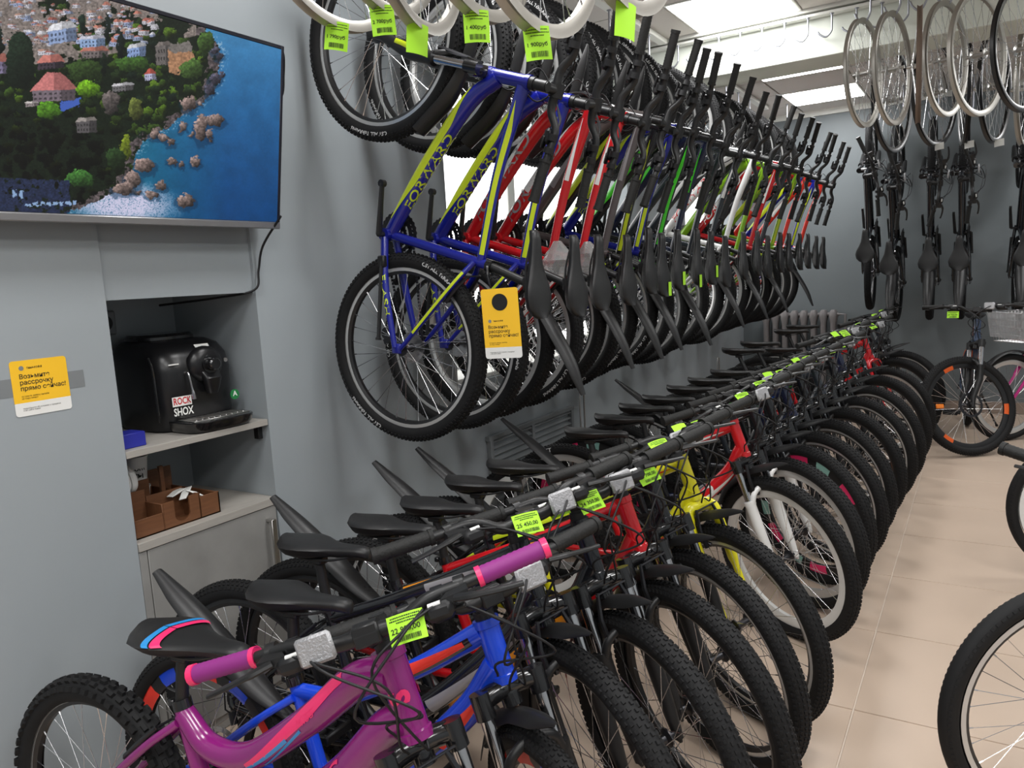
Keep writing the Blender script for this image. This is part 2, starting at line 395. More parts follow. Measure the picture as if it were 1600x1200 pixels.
KIT['tyre_cst'] = [arc_word('CST', .311, .026, -.35, .0268, sd, .04, 1.1) for sd in (-1, 1)]

def saddle_mesh(name, tail=(.09, .885), L=.275, wide=.074, tilt=0.):
    mb = MB(); ST = [(0, .3, .006), (.012, .62, .002), (.035, .9, 0), (.07, 1., 0), (.10, .9, -.002), (.135, .66, -.005), (.17, .47, -.006), (.21, .37, -.005), (.245, .33, -.004), (.265, .28, -.006), (.275, .14, -.012)]
    R = []; n = 16
    for (x, wf, dz) in ST:
        hw = wide * wf; drop = .012 + .034 * wf; ring = []
        for k in range(n):
            a = 2 * PI * k / n; yy = hw * math.cos(a) * (1 if math.sin(a) >= 0 else .86); s_ = math.sin(a)
            zz = (.012 * s_ if s_ >= 0 else drop * s_ * (.55 + .45 * abs(math.cos(a)) if abs(math.cos(a)) > .3 else .4)) - .012
            ring.append((tail[0] + x * L / .275, yy, tail[1] + dz + zz + tilt * x))
        R.append(ring)
    mb.rings(R); return mb.mesh(name, 60)
def saddle_stripe_mesh(tail, L, wide, mis=(0, 1)):
    mb = MB()
    for sd in (-1, 1):
        for j, (x0, w_) in enumerate(((.085, .014), (.103, .018))):
            P = []
            for k in range(9):
                a = math.radians(90 - 88 * k / 8); 
                for e in (0, w_):
                    x = x0 + e - .03 * (1 - k / 8)
                    wf = np.interp(x, [0, .012, .035, .07, .10, .135, .17, .21, .245], [.3, .62, .9, 1, .9, .62, .4, .29, .25]); hw = wide * wf
                    P.append((tail[0] + x * L / .275, sd * (hw * math.cos(a) + .0012), tail[1] + .012 * math.sin(a) - .012 + .0012))
            mb.add(P, [(2 * i, 2 * i + 1, 2 * i + 3, 2 * i + 2) for i in range(8)], mis[j])
    return mb.mesh('saddle_stripe', 60, 2)
def blade_mesh(name, pts, widths, arch=.4, th=.0028):
    P = cat([X2(*p) for p in pts], 6); n = len(P); W = np.interp(np.linspace(0, 1, n), np.linspace(0, 1, len(widths)), widths); mb = MB(); R = []
    for i in range(n):
        t = nrm(P[min(i + 1, n - 1)] - P[max(i - 1, 0)]); nn = nrm(np.cross(t, (0, 1, 0))); ring = []
        if nn[2] < 0 and abs(nn[2]) > .2: nn = -nn
        for s_ in (0, 1):
            for k in range(7):
                q = (-1 + 2 * k / 6) * (1 if s_ == 0 else -1)
                ring.append(P[i] + np.array([0, q * W[i] / 2, 0]) + nn * (-arch * W[i] * .5 * q * q - (th if s_ else 0)))
        R.append(ring)
    mb.rings(R); return mb.mesh(name, 50)

def make_kit(name, G):
    K = {'G': G}; r = G['r']; RA = X2(0, r); FA = X2(G['wb'], r)
    HTt, HTb, BB, STt = X2(*G['HTt']), X2(*G['HTb']), X2(*G['BB']), X2(*G['STt'])
    a = nrm(HTt - HTb); g = np.cross((0, 1, 0), a) ; g = nrm(g)
    K['axis'] = (HTt, a)
    # frame
    mb = MB(); TT = Planar(G['TT'], G['rTT']); DT = Planar(G['DT'], G['rDT']); STu = Planar([G['BB'], G['STt']], G.get('rST', .0165))
    ysd = (0, 1, 0)
    mb.tube(TT.P, TT.r, 16, side=ysd); mb.tube(DT.P, DT.r, 16, side=ysd); mb.tube(STu.P, STu.r, 14, side=ysd)
    mb.tube([HTb - a * .004, HTb + a * .012, HTb + a * .014, HTt - a * .014, HTt - a * .012, HTt + a * .004], [G['rHT'] * 1.08] * 2 + [G['rHT'] * .96] * 2 + [G['rHT'] * 1.08] * 2, 18)
    mb.tube([BB + (0, -.036, 0), BB + (0, .036, 0)], .022, 16)
    SS = []; CS = []
    for s_ in (-1, 1):
        ss = Planar([(G['SSt'][0], G['SSt'][1], s_ * .018), (G['SSt'][0] * .72, G['SSt'][1] * .72 + r * .28 + .01, s_ * .05), (.004, r + .02, s_ * .064)], [.0095, .0095, .008]); cs = Planar([(BB[0] - .01, BB[2], s_ * .03), (BB[0] * .55, BB[2] * .6 + r * .4 - .01, s_ * .052), (.01, r - .004, s_ * .064)], [.013, .0115, .009])
        SS.append(ss); CS.append(cs); mb.tube(ss.P, ss.r, 10); mb.tube(cs.P, cs.r, 10, flat=1.2)
        mb.box(RA + (0.006, s_ * .064, .004), (.035, .006, .04), ch=.002)
    mb.tube([(G['SSt'][0] * .66, -.05, G['SSt'][1] * .66 + r * .34 + .015), (G['SSt'][0] * .66, .05, G['SSt'][1] * .66 + r * .34 + .015)], .007, 8)
    K['frame'] = mb.mesh('frame', 45); K['TT'], K['DT'], K['SS'], K['CS'] = TT, DT, SS, CS
    mb = MB(); sdir = nrm(STt - BB)
    mb.tube([STt - sdir * .012, STt + sdir * .008], .0205, 16); mb.box(STt - sdir * .002 + (-.026, 0, 0), (.014, .02, .014), ch=.002)
    mb.tube([STt + (.0, .018, 0), STt + (-.03, .026, .004), STt + (-.07, .022, .01)], [.006, .005, .003], 6)
    K['seat_clamp'] = mb.mesh('seat_clamp')
    sx, sz = G['saddle']; top = X2(sx + .11, sz - .05)
    mb = MB(); mb.tube([STt, STt + (top - STt) * .96], .0135, 14); mb.box(top + (0, 0, -.004), (.042, .034, .022), ch=.004)
    for s_ in (-1, 1):
        mb.tube(cat([(sx + .03, s_ * .028, sz - .03), (sx + .07, s_ * .022, sz - .047), (sx + .16, s_ * .02, sz - .046), (sx + .245, s_ * .008, sz - .026)], 5), .0035, 6)
    K['seatpost'] = mb.mesh('seatpost')
    K['saddle'] = saddle_mesh('saddle', G['saddle'], G.get('sadL', .275), G.get('sadW', .074))
    if G.get('stripe'): K['saddle_stripe'] = saddle_stripe_mesh(G['saddle'], G.get('sadL', .275), G.get('sadW', .074))
    # fork: 0 paint, 1 stanchion, 2 crown
    mb = MB(); cr = HTb - a * .02; off = FA - (cr - a * np.dot(cr - FA, a)); L = np.dot(cr - FA, a); gf = nrm(off) if np.linalg.norm(off) > .005 else g
    mb.tube([HTb - a * .002, cr - a * .004], [.019, .023], 14, 2)
    if G.get('rigid'):
        for s_ in (-1, 1):
            mb.tube(cat([cr + (0, 0, 0), cr - a * .012 + (0, s_ * .045, 0), cr - a * .05 + np.array([0, s_ * .058, 0]) + gf * .004, cr - a * L * .5 + np.array([0, s_ * .06, 0]) + off * .35, FA + (0, s_ * .058, 0)], 7), [.022] * 7 + [.02] * 7 + [.0165] * 8 + [.011] * 7, 12, 0, side=None)
    else:
        mb.tube(cat([cr + (0, -.068, -.004), cr + (0, -.03, .006), cr + (0, .03, .006), cr + (0, .068, -.004)], 5), .0205, 12, 2)
        mb.tube([cr, cr - a * .03], .021, 12, 2)
        for s_ in (-1, 1):
            p0 = cr + np.array([0, s_ * .063, 0]) + gf * .006; mb.tube([p0 + a * .02, p0 - a * .03], .0205, 14, 2)
            p1 = p0 - a * (L * .36); mb.tube([p0, p1 - a * .03], .0142, 14, 1)
            p2 = FA + np.array([0, s_ * .06, 0]); mb.tube([p1, p1 - a * .012, p1 - a * .02, p1 - a * .1, p2 + a * .05, p2 - a * .015], [.0235, .0235, .021, .0205, .017, .012], 14, 0)
            mb.box(p2 + (0, 0, -.004), (.03, .01, .04), 0, ch=.003)
        q = cr - a * (L * .36) + gf * .02
        mb.tube(cat([q + (0, -.063, 0) - a * .01, q + np.array([0, -.045, 0]) + a * .025 + gf * .012, q + np.array([0, 0, 0]) + a * .04 + gf * .018, q + np.array([0, .045, 0]) + a * .025 + gf * .012, q + (0, .063, 0) - a * .01], 5), .0105, 10, 0)
    K['fork'] = mb.mesh('fork', 40, 3)
    # rim brakes
    K['brakes'] = []
    for (c0, up, ux) in ((FA + nrm(cr - FA) * (r * .84), nrm(cr - FA), g), (RA + nrm(X2(*G['SSt']) - RA) * (r * .84), nrm(X2(*G['SSt']) - RA), np.array([0, 0, 0.]))):
        mb = MB()
        for s_ in (-1, 1):
            fw = ux * .028 if np.linalg.norm(ux) > 0 else np.array([-.02, 0, .012])
            mb.tube([c0 + np.array([0, s_ * .045, 0]) + fw - up * .01, c0 + np.array([0, s_ * .047, 0]) + fw + up * .05, c0 + np.array([0, s_ * .033, 0]) + fw + up * .11], [.008, .0065, .005], 6)
            mb.box(c0 + np.array([0, s_ * .028, 0]) + fw * .4, (.045, .012, .014), ch=.003)
        mb.tube([c0 + np.array([0, -.04, 0]) + fw + up * .105, c0 + np.array([0, .05, 0]) + fw + up * .11], .0028, 6)
        K['brakes'].append(mb.mesh('rim_brake'))
    # stem and bars
    B = HTt + a * .04; C = B + g * G['stem'] + a * .012; K['clamp'] = C
    mb = MB(); mb.tube([HTt + a * .002, HTt + a * .02], .021, 16); mb.tube([HTt + a * .02, B + a * .022], .0175, 14)
    mb.tube([B, C], [.0175, .0155], 12); mb.tube([C + (0, -.021, 0), C + (0, .021, 0)], .0215, 14); mb.box(C + g * .014, (.014, .046, .036), R=np.array([g, (0, 1, 0), a]).T, ch=.003)
    mb.tube([B + a * .022, B + a * .026], .0155, 12); K['stem'] = mb.mesh('stem')
    HW = G['bar']; rs = G['rise']
    hb = lambda y, ri, fw: C + np.array([0, y, 0]) + a * ri + g * fw
    pts = cat([hb(-HW, rs + .006, -.045), hb(-HW * .62, rs, -.02), hb(-HW * .36, rs * .95, 0), hb(-.06, 0, 0), hb(0, 0, 0), hb(.06, 0, 0), hb(HW * .36, rs * .95, 0), hb(HW * .62, rs, -.02), hb(HW, rs + .006, -.045)], 5)
    mb = MB(); mb.tube(pts, [.011 + .0045 * max(0, 1 - abs(p[1]) / .12) for p in pts], 12); K['handlebar'] = mb.mesh('handlebar', 50)
    for s_, nm in ((1, 'grip_l'), (-1, 'grip_r')):
        p1 = hb(s_ * (HW + .004), rs + .006, -.0455); p0 = hb(s_ * (HW - .125), rs + .001, -.024); d = p1 - p0; mb = MB(); K_ = 26; P = []; Rr = []
        for k in range(K_ + 1):
            P.append(p0 + d * k / K_); Rr.append(.0172 if k in (0, K_) else (.0158 + (.0009 if k % 2 else 0)))
        mb.tube(P, Rr, 14); mb.tube([p0 - d * .0, p0 + d * .07], .0182, 14, 1); mb.tube([p1 - d * .07, p1 + d * .015], .0182, 14, 1)
        K[nm] = mb.mesh('grip', 50, 2)
        yb = HW - .155
        mb = MB(); pb = hb(s_ * yb, rs, -.018); mb.tube([pb - (0, .009, 0), pb + (0, .009, 0)], .0165, 12)
        pl = hb(s_ * (yb - .004), rs - .012, .024)
        mb.add([pb + a * .006 + (0, s_ * .01, 0), pb - a * .012 + (0, s_ * .01, 0), pl + np.array([0, s_ * .02, 0]) - a * .008, pl + np.array([0, s_ * .02, 0]) + a * .008, pb + a * .006 - (0, s_ * .012, 0), pb - a * .012 - (0, s_ * .012, 0), pl - np.array([0, s_ * .03, 0]) - a * .007, pl - np.array([0, s_ * .03, 0]) + a * .005],
               [(0, 1, 2, 3), (7, 6, 5, 4), (0, 4, 5, 1), (3, 2, 6, 7), (0, 3, 7, 4), (1, 5, 6, 2)])
        mb.tube(cat([pl + (0, -s_ * .005, 0), pl + np.array([0, s_ * .03, 0]) + g * .014 - a * .004, pl + np.array([0, s_ * .075, 0]) + g * .012 - a * .01, pl + np.array([0, s_ * .11, 0]) + g * .004 - a * .014], 5), [.0085] * 6 + [.0068] * 5 + [.0062] * 5, 8, flat=.7)
        mb.tube([pl + (0, -s_ * .03, 0), pl + (0, -s_ * .052, 0)], .0055, 8, 1)
        K['lever_' + nm[-1]] = mb.mesh('brake_lever', 40, 2)
        mb = MB(); ps = hb(s_ * (yb - .04), rs - .004, -.01); mb.tube([ps - (0, .01, 0), ps + (0, .01, 0)], .017, 12); R0 = np.array([g, (0, 1, 0), a]).T
        mb.box(ps + g * .022 - a * .02, (.046, .05, .03), R=R0, ch=.009); mb.box(ps + g * .004 - a * .028 + (0, s_ * .02, 0), (.022, .04, .008), R=R0, ch=.003)
        K['shifter_' + nm[-1]] = mb.mesh('shifter')
    # cables
    mb = MB(); yb = HW - .2
    ends = [(HTb + np.array([.02, .02, .0]), 1), (HTb + np.array([.03, -.012, .03]), -1), (HTb + np.array([.01, .026, .05]), 1), (HTb + np.array([.015, -.024, .06]), -1)]
    for i, (e, s_) in enumerate(ends):
        y0 = yb - (.02 if i > 1 else 0)
        mb.tube(cat([hb(s_ * y0, rs - .012, .026), hb(s_ * y0 * .55, rs - .03 - .006 * i, .05 + .01 * i), hb(-s_ * .02 * i, -.06 - .022 * i, .06 + .008 * i), e + g * .03, e - a * .03 * (i % 2)], 7), .0026, 6, caps=False)
    K['cables'] = mb.mesh('cables', 70)
    R0 = np.array([g, (0, 1, 0), a]).T
    for s_, q in ((1, 'l'), (-1, 'r')):
        mb = MB(); mb.box(C + g * .05 + (0, .075 * s_, 0) + a * .012, (.012, .062, .048), R=R0, ch=.005); K['reflector_' + q] = mb.mesh('front_reflector')
        mb = MB(); mb.tube([C + (0, .075 * s_, 0), C + g * .046 + (0, .075 * s_, 0) + a * .008], .006, 6); mb.tube([C + (0, .062 * s_, 0), C + (0, .088 * s_, 0)], .0165, 10); K['reflector_arm_' + q] = mb.mesh('reflector_bracket')
    # crank set: right side is the chain side (-y)
    mb = MB(); q = .17 if r > .32 else .15
    mb.tube([BB + (0, -.062, 0), BB + (0, .062, 0)], .009, 10)
    for i, rr in enumerate((.083, .068, .05)):
        n = 56; y = -.048 + .007 * i; A = [[(rr - (.004 if k % 2 else 0)) * math.cos(2 * PI * k / n), (rr - (.004 if k % 2 else 0)) * math.sin(2 * PI * k / n)] for k in range(n)]; IN = [[(rr - .016) * math.cos(2 * PI * k / n), (rr - .016) * math.sin(2 * PI * k / n)] for k in range(n)]
        RR = [[BB + (x, y + h, z) for x, z in Q] for Q, h in ((A, 0), (A, .0025), (IN, .0025), (IN, 0))]; mb.rings(RR, 0, caps=False, closed=True)
    for k in range(4):
        t = PI / 4 + k * PI / 2; mb.tube([BB + (0, -.044, 0), BB + (.07 * math.cos(t), -.046, .07 * math.sin(t))], .007, 6)
    ca = G.get('crank', 2.45); cd = np.array([math.cos(ca), 0, math.sin(ca)])
    mb.tube([BB + (0, -.058, 0), BB + np.array([0, -.068, 0]) - cd * q], [.013, .01], 10, flat=.7); mb.tube([BB + (0, .058, 0), BB + np.array([0, .07, 0]) + cd * q], [.013, .01], 10, flat=.7)
    mb.tube([BB + np.array([0, -.06, 0]) - cd * q, BB + np.array([0, -.078, 0]) - cd * q], .0125, 10); mb.tube([BB + np.array([0, .06, 0]) + cd * q, BB + np.array([0, .078, 0]) + cd * q], .0125, 10)
    K['crankset'] = mb.mesh('crankset', 35)
    K['pedals'] = []
    for s_ in (-1, 1):
        mb = MB(); pc = BB + np.array([0, s_ * .125, 0]) + cd * q * s_
        mb.tube([pc - (0, s_ * .05, 0), pc + (0, s_ * .045, 0)], .007, 8)
        for sx in (-1, 1): mb.box(pc + (sx * .036, 0, 0), (.014, .095, .026), ch=.004)
        for sy in (-1, 0, 1): mb.box(pc + (0, sy * .042, 0), (.07, .011, .02), ch=.002)
        K['pedals'].append(mb.mesh('pedal'))
    mb = MB(); rc, rs_ = .066, .04
    for s_ in (-1, 1):
        A = BB + (0, -.042, s_ * rc); Bp = RA + (0, -.04, s_ * rs_); n = 34
        for k in range(n):
            p = A + (Bp - A) * (k + .5) / n; mb.box(p, (.0095, .005, .0075))
    for c0, rr, x0, x1 in ((BB, rc, -PI / 2, PI / 2), (RA, rs_, PI / 2, 1.5 * PI)):
        for k in range(14):
            t = x0 + (x1 - x0) * (k + .5) / 14; mb.box(c0 + (rr * math.cos(t), -.042, rr * math.sin(t)), (.009, .005, .009))
    K['chain'] = mb.mesh('chain')
    mb = MB(); mb.tube([RA + (0, -.07, -.02), RA + (.01, -.072, -.05)], .01, 8)
    for cx, cz in ((.022, -.06), (.05, -.135)): mb.lathe([(.006, -.004), (.022, -.004), (.022, .004), (.006, .004)], 14, c=tuple(RA + (cx, -.05, cz)))
    for yy in (-.058, -.043): mb.box(RA + (.036, yy, -.098), (.018, .002, .10), R=Matrix.Rotation(.35, 3, 'Y'), ch=.0005)
    mb.tube([RA + (.01, -.07, -.03), RA + (-.03, -.065, -.02), RA + (-.035, -.06, .03), RA + (.06, -.055, .02)], .0026, 6)
    K['derailleur'] = mb.mesh('derailleur')
    # kickstand (on the left side), folded or down
    for nm, foot in (('stand_up', X2(.09 + .02, r - .12 + .0, .085)), ('stand_down', X2(.03, .012, .20))):
        mb = MB(); p0 = CS[1].P[len(CS[1].P) // 2]
        if nm == 'stand_up': p0 = CS[1].P[5]; foot = p0 + np.array([-.27, .03, -.03])
        mb.box(p0 + (0, .012, 0), (.04, .02, .03), ch=.004); mb.tube([p0 + (0, .015, 0), p0 + (foot - p0) * .93, foot], [.0075, .007, .008], 8); mb.tube([p0 + (foot - p0) * .97, foot], .0105, 8)
        K[nm] = mb.mesh('kickstand')
    # mud guards
    K['rear_guard'] = blade_mesh('rear_mudguard', [(STt[0] - .012, 2 * r - .115), (.205, 2 * r - .07), (.115, 2 * r + .0), (-.01, 2 * r + .095), (-.145, 2 * r + .18)] if G.get('steep') else [(STt[0] - .012, 2 * r - .105), (.18, 2 * r - .075), (.06, 2 * r + .005), (-.09, 2 * r + .085), (-.22, 2 * r + .125)], [.034, .05, .07, .086, .09, .082, .066, .03], .55)
    ang = [(r + .03, 158), (r + .032, 135), (r + .034, 118), (r + .045, 104), (r + .064, 91), (r + .08, 82)]
    K['front_guard'] = blade_mesh('front_mudguard', [(FA[0] + R_ * math.cos(math.radians(t)), FA[2] + R_ * math.sin(math.radians(t))) for R_, t in ang], [.07, .075, .07, .055, .048, .05, .048, .03, .008], .9)
    return K
MTB = make_kit('mtb', dict(r=.335, wb=1.045, BB=(.40, .295), HTt=(.805, .885), HTb=(.855, .745), STt=(.268, .705), SSt=(.285, .655), TT=[(.281, .668), (.55, .752), (.80, .862)], rTT=[.0155, .017, .021],
    DT=[(.405, .30), (.60, .47), (.78, .655), (.84, .775)], rDT=[.024, .0265, .028, .027], rHT=.0225, saddle=(.095, .895), stem=.075, bar=.33, rise=.035))
HUNG = make_kit('hung', dict(MTB['G'], crank=.25))
FLOOR = make_kit('floor', dict(MTB['G'], r=.328, BB=(.41, .285), HTt=(.85, .85), HTb=(.898, .715), STt=(.292, .62), SSt=(.304, .58), TT=[(.302, .592), (.57, .70), (.845, .828)], DT=[(.415, .29), (.64, .455), (.825, .635), (.885, .745)], saddle=(.155, .80), steep=True))
KID = make_kit('kid', dict(r=.295, wb=.965, BB=(.38, .275), HTt=(.79, .775), HTb=(.83, .66), STt=(.285, .56), SSt=(.295, .525), TT=[(.294, .535), (.44, .55), (.63, .65), (.786, .752)], rTT=[.017, .019, .022, .024],
    DT=[(.385, .28), (.58, .42), (.74, .575), (.815, .69)], rDT=[.024, .027, .03, .029], rHT=.025, saddle=(.18, .775), steep=True, stem=.06, bar=.30, rise=.035))
MISS = make_kit('miss', dict(r=.30, wb=1.05, BB=(.39, .285), HTt=(.828, .808), HTb=(.883, .663), STt=(.288, .60), SSt=(.294, .565), TT=[(.293, .58), (.365, .522), (.48, .53), (.64, .64), (.76, .742), (.838, .762)], rTT=[.022, .027, .029, .029, .033, .032],
    DT=[(.395, .29), (.52, .385), (.71, .545), (.815, .66), (.868, .693)], rDT=[.03, .034, .035, .035, .033], rHT=.029, rST=.0185, saddle=(.19, .76), stem=.08, bar=.325, rise=.022, stripe=True, sadL=.29, sadW=.084))
CITY = make_kit('city', dict(r=.335, wb=1.06, BB=(.42, .285), HTt=(.80, .89), HTb=(.85, .70), STt=(.29, .66), SSt=(.30, .62), TT=[(.37, .44), (.55, .46), (.72, .60), (.825, .80)], rTT=[.016, .017, .018, .02],
    DT=[(.425, .29), (.60, .36), (.77, .52), (.845, .72)], rDT=[.02, .021, .021, .02], rHT=.021, saddle=(.13, .90), stem=.05, bar=.29, rise=.09, rigid=True, sadW=.10, sadL=.26))
LOW = make_kit('low', dict(FLOOR['G'], HTt=(.86, .785), HTb=(.905, .655), rise=.012, TT=[(.302, .592), (.57, .67), (.855, .765)], DT=[(.415, .29), (.64, .435), (.83, .59), (.893, .685)]))
RIGID = make_kit('rigid', dict(FLOOR['G'], rigid=True))

# decals on the frame tubes: every strip and word is a piece of its own
def strip_mesh(T, *a, **k):
    mb = MB(); T.strip(mb, *a, **k); return mb.mesh('frame_decal', 70)
def word_mesh(T, *a, **k):
    mb = MB(); T.text(mb, *a, **k); return mb.mesh('frame_lettering', 60)
def decal_panel(K, big=True):
    DT, TT = K['DT'], K['TT']; out = []
    for sd in (-1, 1):
        if big:
            out.append(strip_mesh(DT, .08, .90, lambda t: 28 + 60 * max(0, t - .7), lambda t: 114 - 76 * max(0, (t - .72) / .28) ** 1.2 if t > .72 else 62 + 52 * min(1, t / .3), sd, ns=28))
            out.append(strip_mesh(TT, .05, .92, lambda t: 92 - 8 * (1 - t), lambda t: 142 - 48 * max(0, (t - .8) / .2), sd))
        else:
            out.append(strip_mesh(DT, .35, .88, lambda t: 40, lambda t: 118 - 70 * t, sd)); out.append(strip_mesh(TT, .55, .95, lambda t: 70, lambda t: 130 * (1 - t) + 75 * t, sd))
        out.append(strip_mesh(K['SS'][0 if sd < 0 else 1], .12, .8, lambda t: 60, lambda t: 120, sd, eps=.0006, na=4))
    return out
def decal_text(K, body, size=.033, s0=.36, phi=138, bold=.01, extra=None, stretch=1.5):
    out = [word_mesh(K['DT'], body, s0, size, phi, sd, bold, flip=(sd > 0), stretch=stretch, shear=.15) for sd in (-1, 1)]
    if extra: out += [word_mesh(K['CS'][0 if sd < 0 else 1], extra, .52, .024, 90, sd, .02, flip=(sd > 0), stretch=2.2) for sd in (-1, 1)]
    return out
def reg(key, K, fn, *a, **k): DEC[(key, id(K))] = fn(K, *a, **k)
DEC = {}
for K_ in (HUNG, MTB, FLOOR, RIGID, LOW):
    reg('panel', K_, decal_panel); reg('small', K_, decal_panel, False)
    reg('flash', K_, decal_text, 'FORWARD', .040, .40, 150, bold=.012, extra='FLASH'); reg('forward', K_, decal_text, 'FORWARD', .052, .42, 92, bold=.02)
DEC[('stels', id(MISS))] = [word_mesh(MISS['DT'], 'STELS', .52, .075, 92, sd, 0., stretch=1.25, shear=.25) for sd in (-1, 1)] + [word_mesh(MISS['TT'], 'MISS', .66, .022, 100, sd, 0., stretch=1.4, shear=.2) for sd in (-1, 1)] + [word_mesh(Planar([MISS['G']['HTb'], MISS['G']['HTt']], .029), 'S', .5, .05, 62, sd, .05, stretch=1.0) for sd in (-1, 1)]
DEC[('misspink', id(MISS))] = [strip_mesh(MISS['TT'], .34, .86, lambda t: 60 + 50 * t, lambda t: 80 + 66 * min(1, t * 1.6), sd) for sd in (-1, 1)]
DEC[('misssky', id(MISS))] = [strip_mesh(MISS['TT'], a0, a1, lo, hi, sd) for sd in (-1, 1) for a0, a1, lo, hi in ((.22, .55, lambda t: 40 + 30 * t, lambda t: 52 + 34 * t), (.40, .62, lambda t: 30 + 40 * t, lambda t: 38 + 44 * t))]
DEC[('kidtext', id(KID))] = [word_mesh(KID['DT'], 'STELS', .40, .05, 95, sd, .02, stretch=1.4, shear=.2) for sd in (-1, 1)]
DEC[('kidblack', id(KID))] = [strip_mesh(KID['DT'], .18, .66, lambda t: 45 + 10 * t, lambda t: 140 - 30 * t, sd) for sd in (-1, 1)] + [strip_mesh(KID['TT'], .45, .95, lambda t: 60, lambda t: 125 - 20 * t, sd, eps=.0005) for sd in (-1, 1)]
DEC[('kidred', id(KID))] = [strip_mesh(KID['DT'], .62, .90, lambda t: 40 + 30 * t, lambda t: 120 - 40 * t, sd, eps=.001) for sd in (-1, 1)] + [strip_mesh(KID['TT'], .55, .92, lambda t: 75, lambda t: 150 - 50 * t, sd, eps=.001) for sd in (-1, 1)]

# ------------------------------------------------------------------ bicycles
def wheel(bike, nm, M, r, o):
    sc = Matrix.Scale(r / WR, 4); W = M @ sc
    rim = ob(nm, KIT[o.get('rim', 'rim')], o.get('rimmats', [MT['rimblack'], MT['rimalu']]), bike, W)
    ob('tyre', KIT[o.get('tyre', 'tyre')], o.get('tyremat', MT['rubber']), rim)
    if o.get('tyretext'):
        for me in KIT[o['tyretext']]: ob('tyre_lettering', me, MT['whitetext'], rim, Matrix.Rotation(o.get('roll', 0), 4, 'Y'))
    ob('spokes', KIT['spokes'], o.get('spokemat', MT['steel']), rim); ob('hub', KIT['hub'], o.get('hubmat', MT['darkmetal']), rim)
    if o.get('disc'): ob('brake_disc', KIT['disc'], o.get('discmat', MT['steel']), rim)
    if nm == 'rear_wheel': ob('cassette', KIT['cassette'], MT['steel'], rim)
    if o.get('wref'): ob('spoke_reflector', KIT['spoke_reflector'], MT['orange'], rim, Matrix.Rotation(o['wref'], 4, 'Y'))
    return rim
MT['whitetext'] = mat('tyre_print', (.62, .62, .62), .6)
BIKES = []
def bike(K, M, base, label, group, steer=0., bsteer=0., stand='stand_down', pedals=True, guards=(1, 1), o=None, fork=None, dec=(), grips=None, refl=True, name='bicycle', cables=True):
    o = o or {}; G = K['G']; e = empty(name, M); tag(e, label, 'bicycle', group); BIKES.append(e)
    P, a = K['axis']; P = Vector(P); T = Matrix.Translation(P)
    SR = T @ Matrix.Rotation(math.radians(steer), 4, Vector(a)) @ T.inverted(); BR = T @ Matrix.Rotation(math.radians(bsteer), 4, Vector(a)) @ T.inverted()
    fr = ob('frame', K['frame'], PAINT[base], e)
    for d, m in dec:
        for me in DEC[(d, id(K))]: ob(me.name.split('.')[0], me, PAINT[m], fr)
    ob('seat_clamp', K['seat_clamp'], MT['gloss'], e); ob('seatpost', K['seatpost'], MT['satin'], e)
    sd = ob('saddle', K['saddle'], o.get('saddle', MT['saddle']), e)
    if 'saddle_stripe' in K: ob('saddle_stripe', K['saddle_stripe'], [PAINT['sky'], PAINT['pink']], sd)
    fk = fork or (MT['satin'], MT['chrome'], MT['gloss']); ob('fork', K['fork'], list(fk), e, SR)
    if o.get('forktext'): ob('fork_lettering', o['forktext'], o.get('forktextmat', PAINT['orangep']), e, SR)
    ro = o.get('roll', 0)
    wheel(e, 'front_wheel', SR @ Matrix.Translation((G['wb'], 0, G['r'])) @ Matrix.Rotation(ro, 4, 'Y'), G['r'], o); wheel(e, 'rear_wheel', Matrix.Translation((0, 0, G['r'])) @ Matrix.Rotation(ro * 1.7 + .3, 4, 'Y'), G['r'], o)
    if not o.get('disc'):
        for j, me in enumerate(K['brakes']): ob('rim_brake', me, MT['darkmetal'], e, SR if j == 0 else None)
    ob('stem', K['stem'], MT['satin'], e, BR); hb = ob('handlebar', K['handlebar'], o.get('barmat', MT['satin']), e, BR)
    g = grips or (MT['grip'], MT['grip'])
    for q in 'lr':
        ob('grip', K['grip_' + q], list(g), hb); ob('brake_lever', K['lever_' + q], [MT['satin'], MT['whiteplast']], hb); ob('shifter', K['shifter_' + q], MT['black'], hb)
    if cables: ob('cables', K['cables'], MT['black'], hb)
    if refl: rs_ = o.get('rside', 'l'); rf = ob('front_reflector', K['reflector_' + rs_], MT['reflector'], e, BR); ob('reflector_bracket', K['reflector_arm_' + rs_], MT['black'], rf)
    ck = ob('crankset', K['crankset'], o.get('crank', MT['satin']), e)
    if pedals:
        for p in K['pedals']: ob('pedal', p, MT['black'], ck)
    ob('chain', K['chain'], MT['darkmetal'], e); ob('derailleur', K['derailleur'], MT['darkmetal'], e)
    if stand: ob('kickstand', K[stand], MT['satin'], e)
    if guards[0]: ob('front_mudguard', K['front_guard'], MT['guard'], e, SR)
    if guards[1]: ob('rear_mudguard', K['rear_guard'], MT['guard'], e)
    return e, BR
MT['whiteplast'] = mat('white_plastic', (.7, .7, .68), .4)
TAGN = {}
def sheet_mesh(name, w_, h_, bend=.006, th=.0006, nx=6):
    mb = MB(); R = []
    for i in range(nx + 1):
        x = -w_ / 2 + w_ * i / nx; z = bend * (1 - (2 * i / nx - 1) ** 2)
        R.append([(x, -h_ / 2, z), (x, h_ / 2, z + bend * .3), (x, h_ / 2, z + bend * .3 - th), (x, -h_ / 2, z - th)])
    mb.rings(R); return mb.mesh(name, 60)
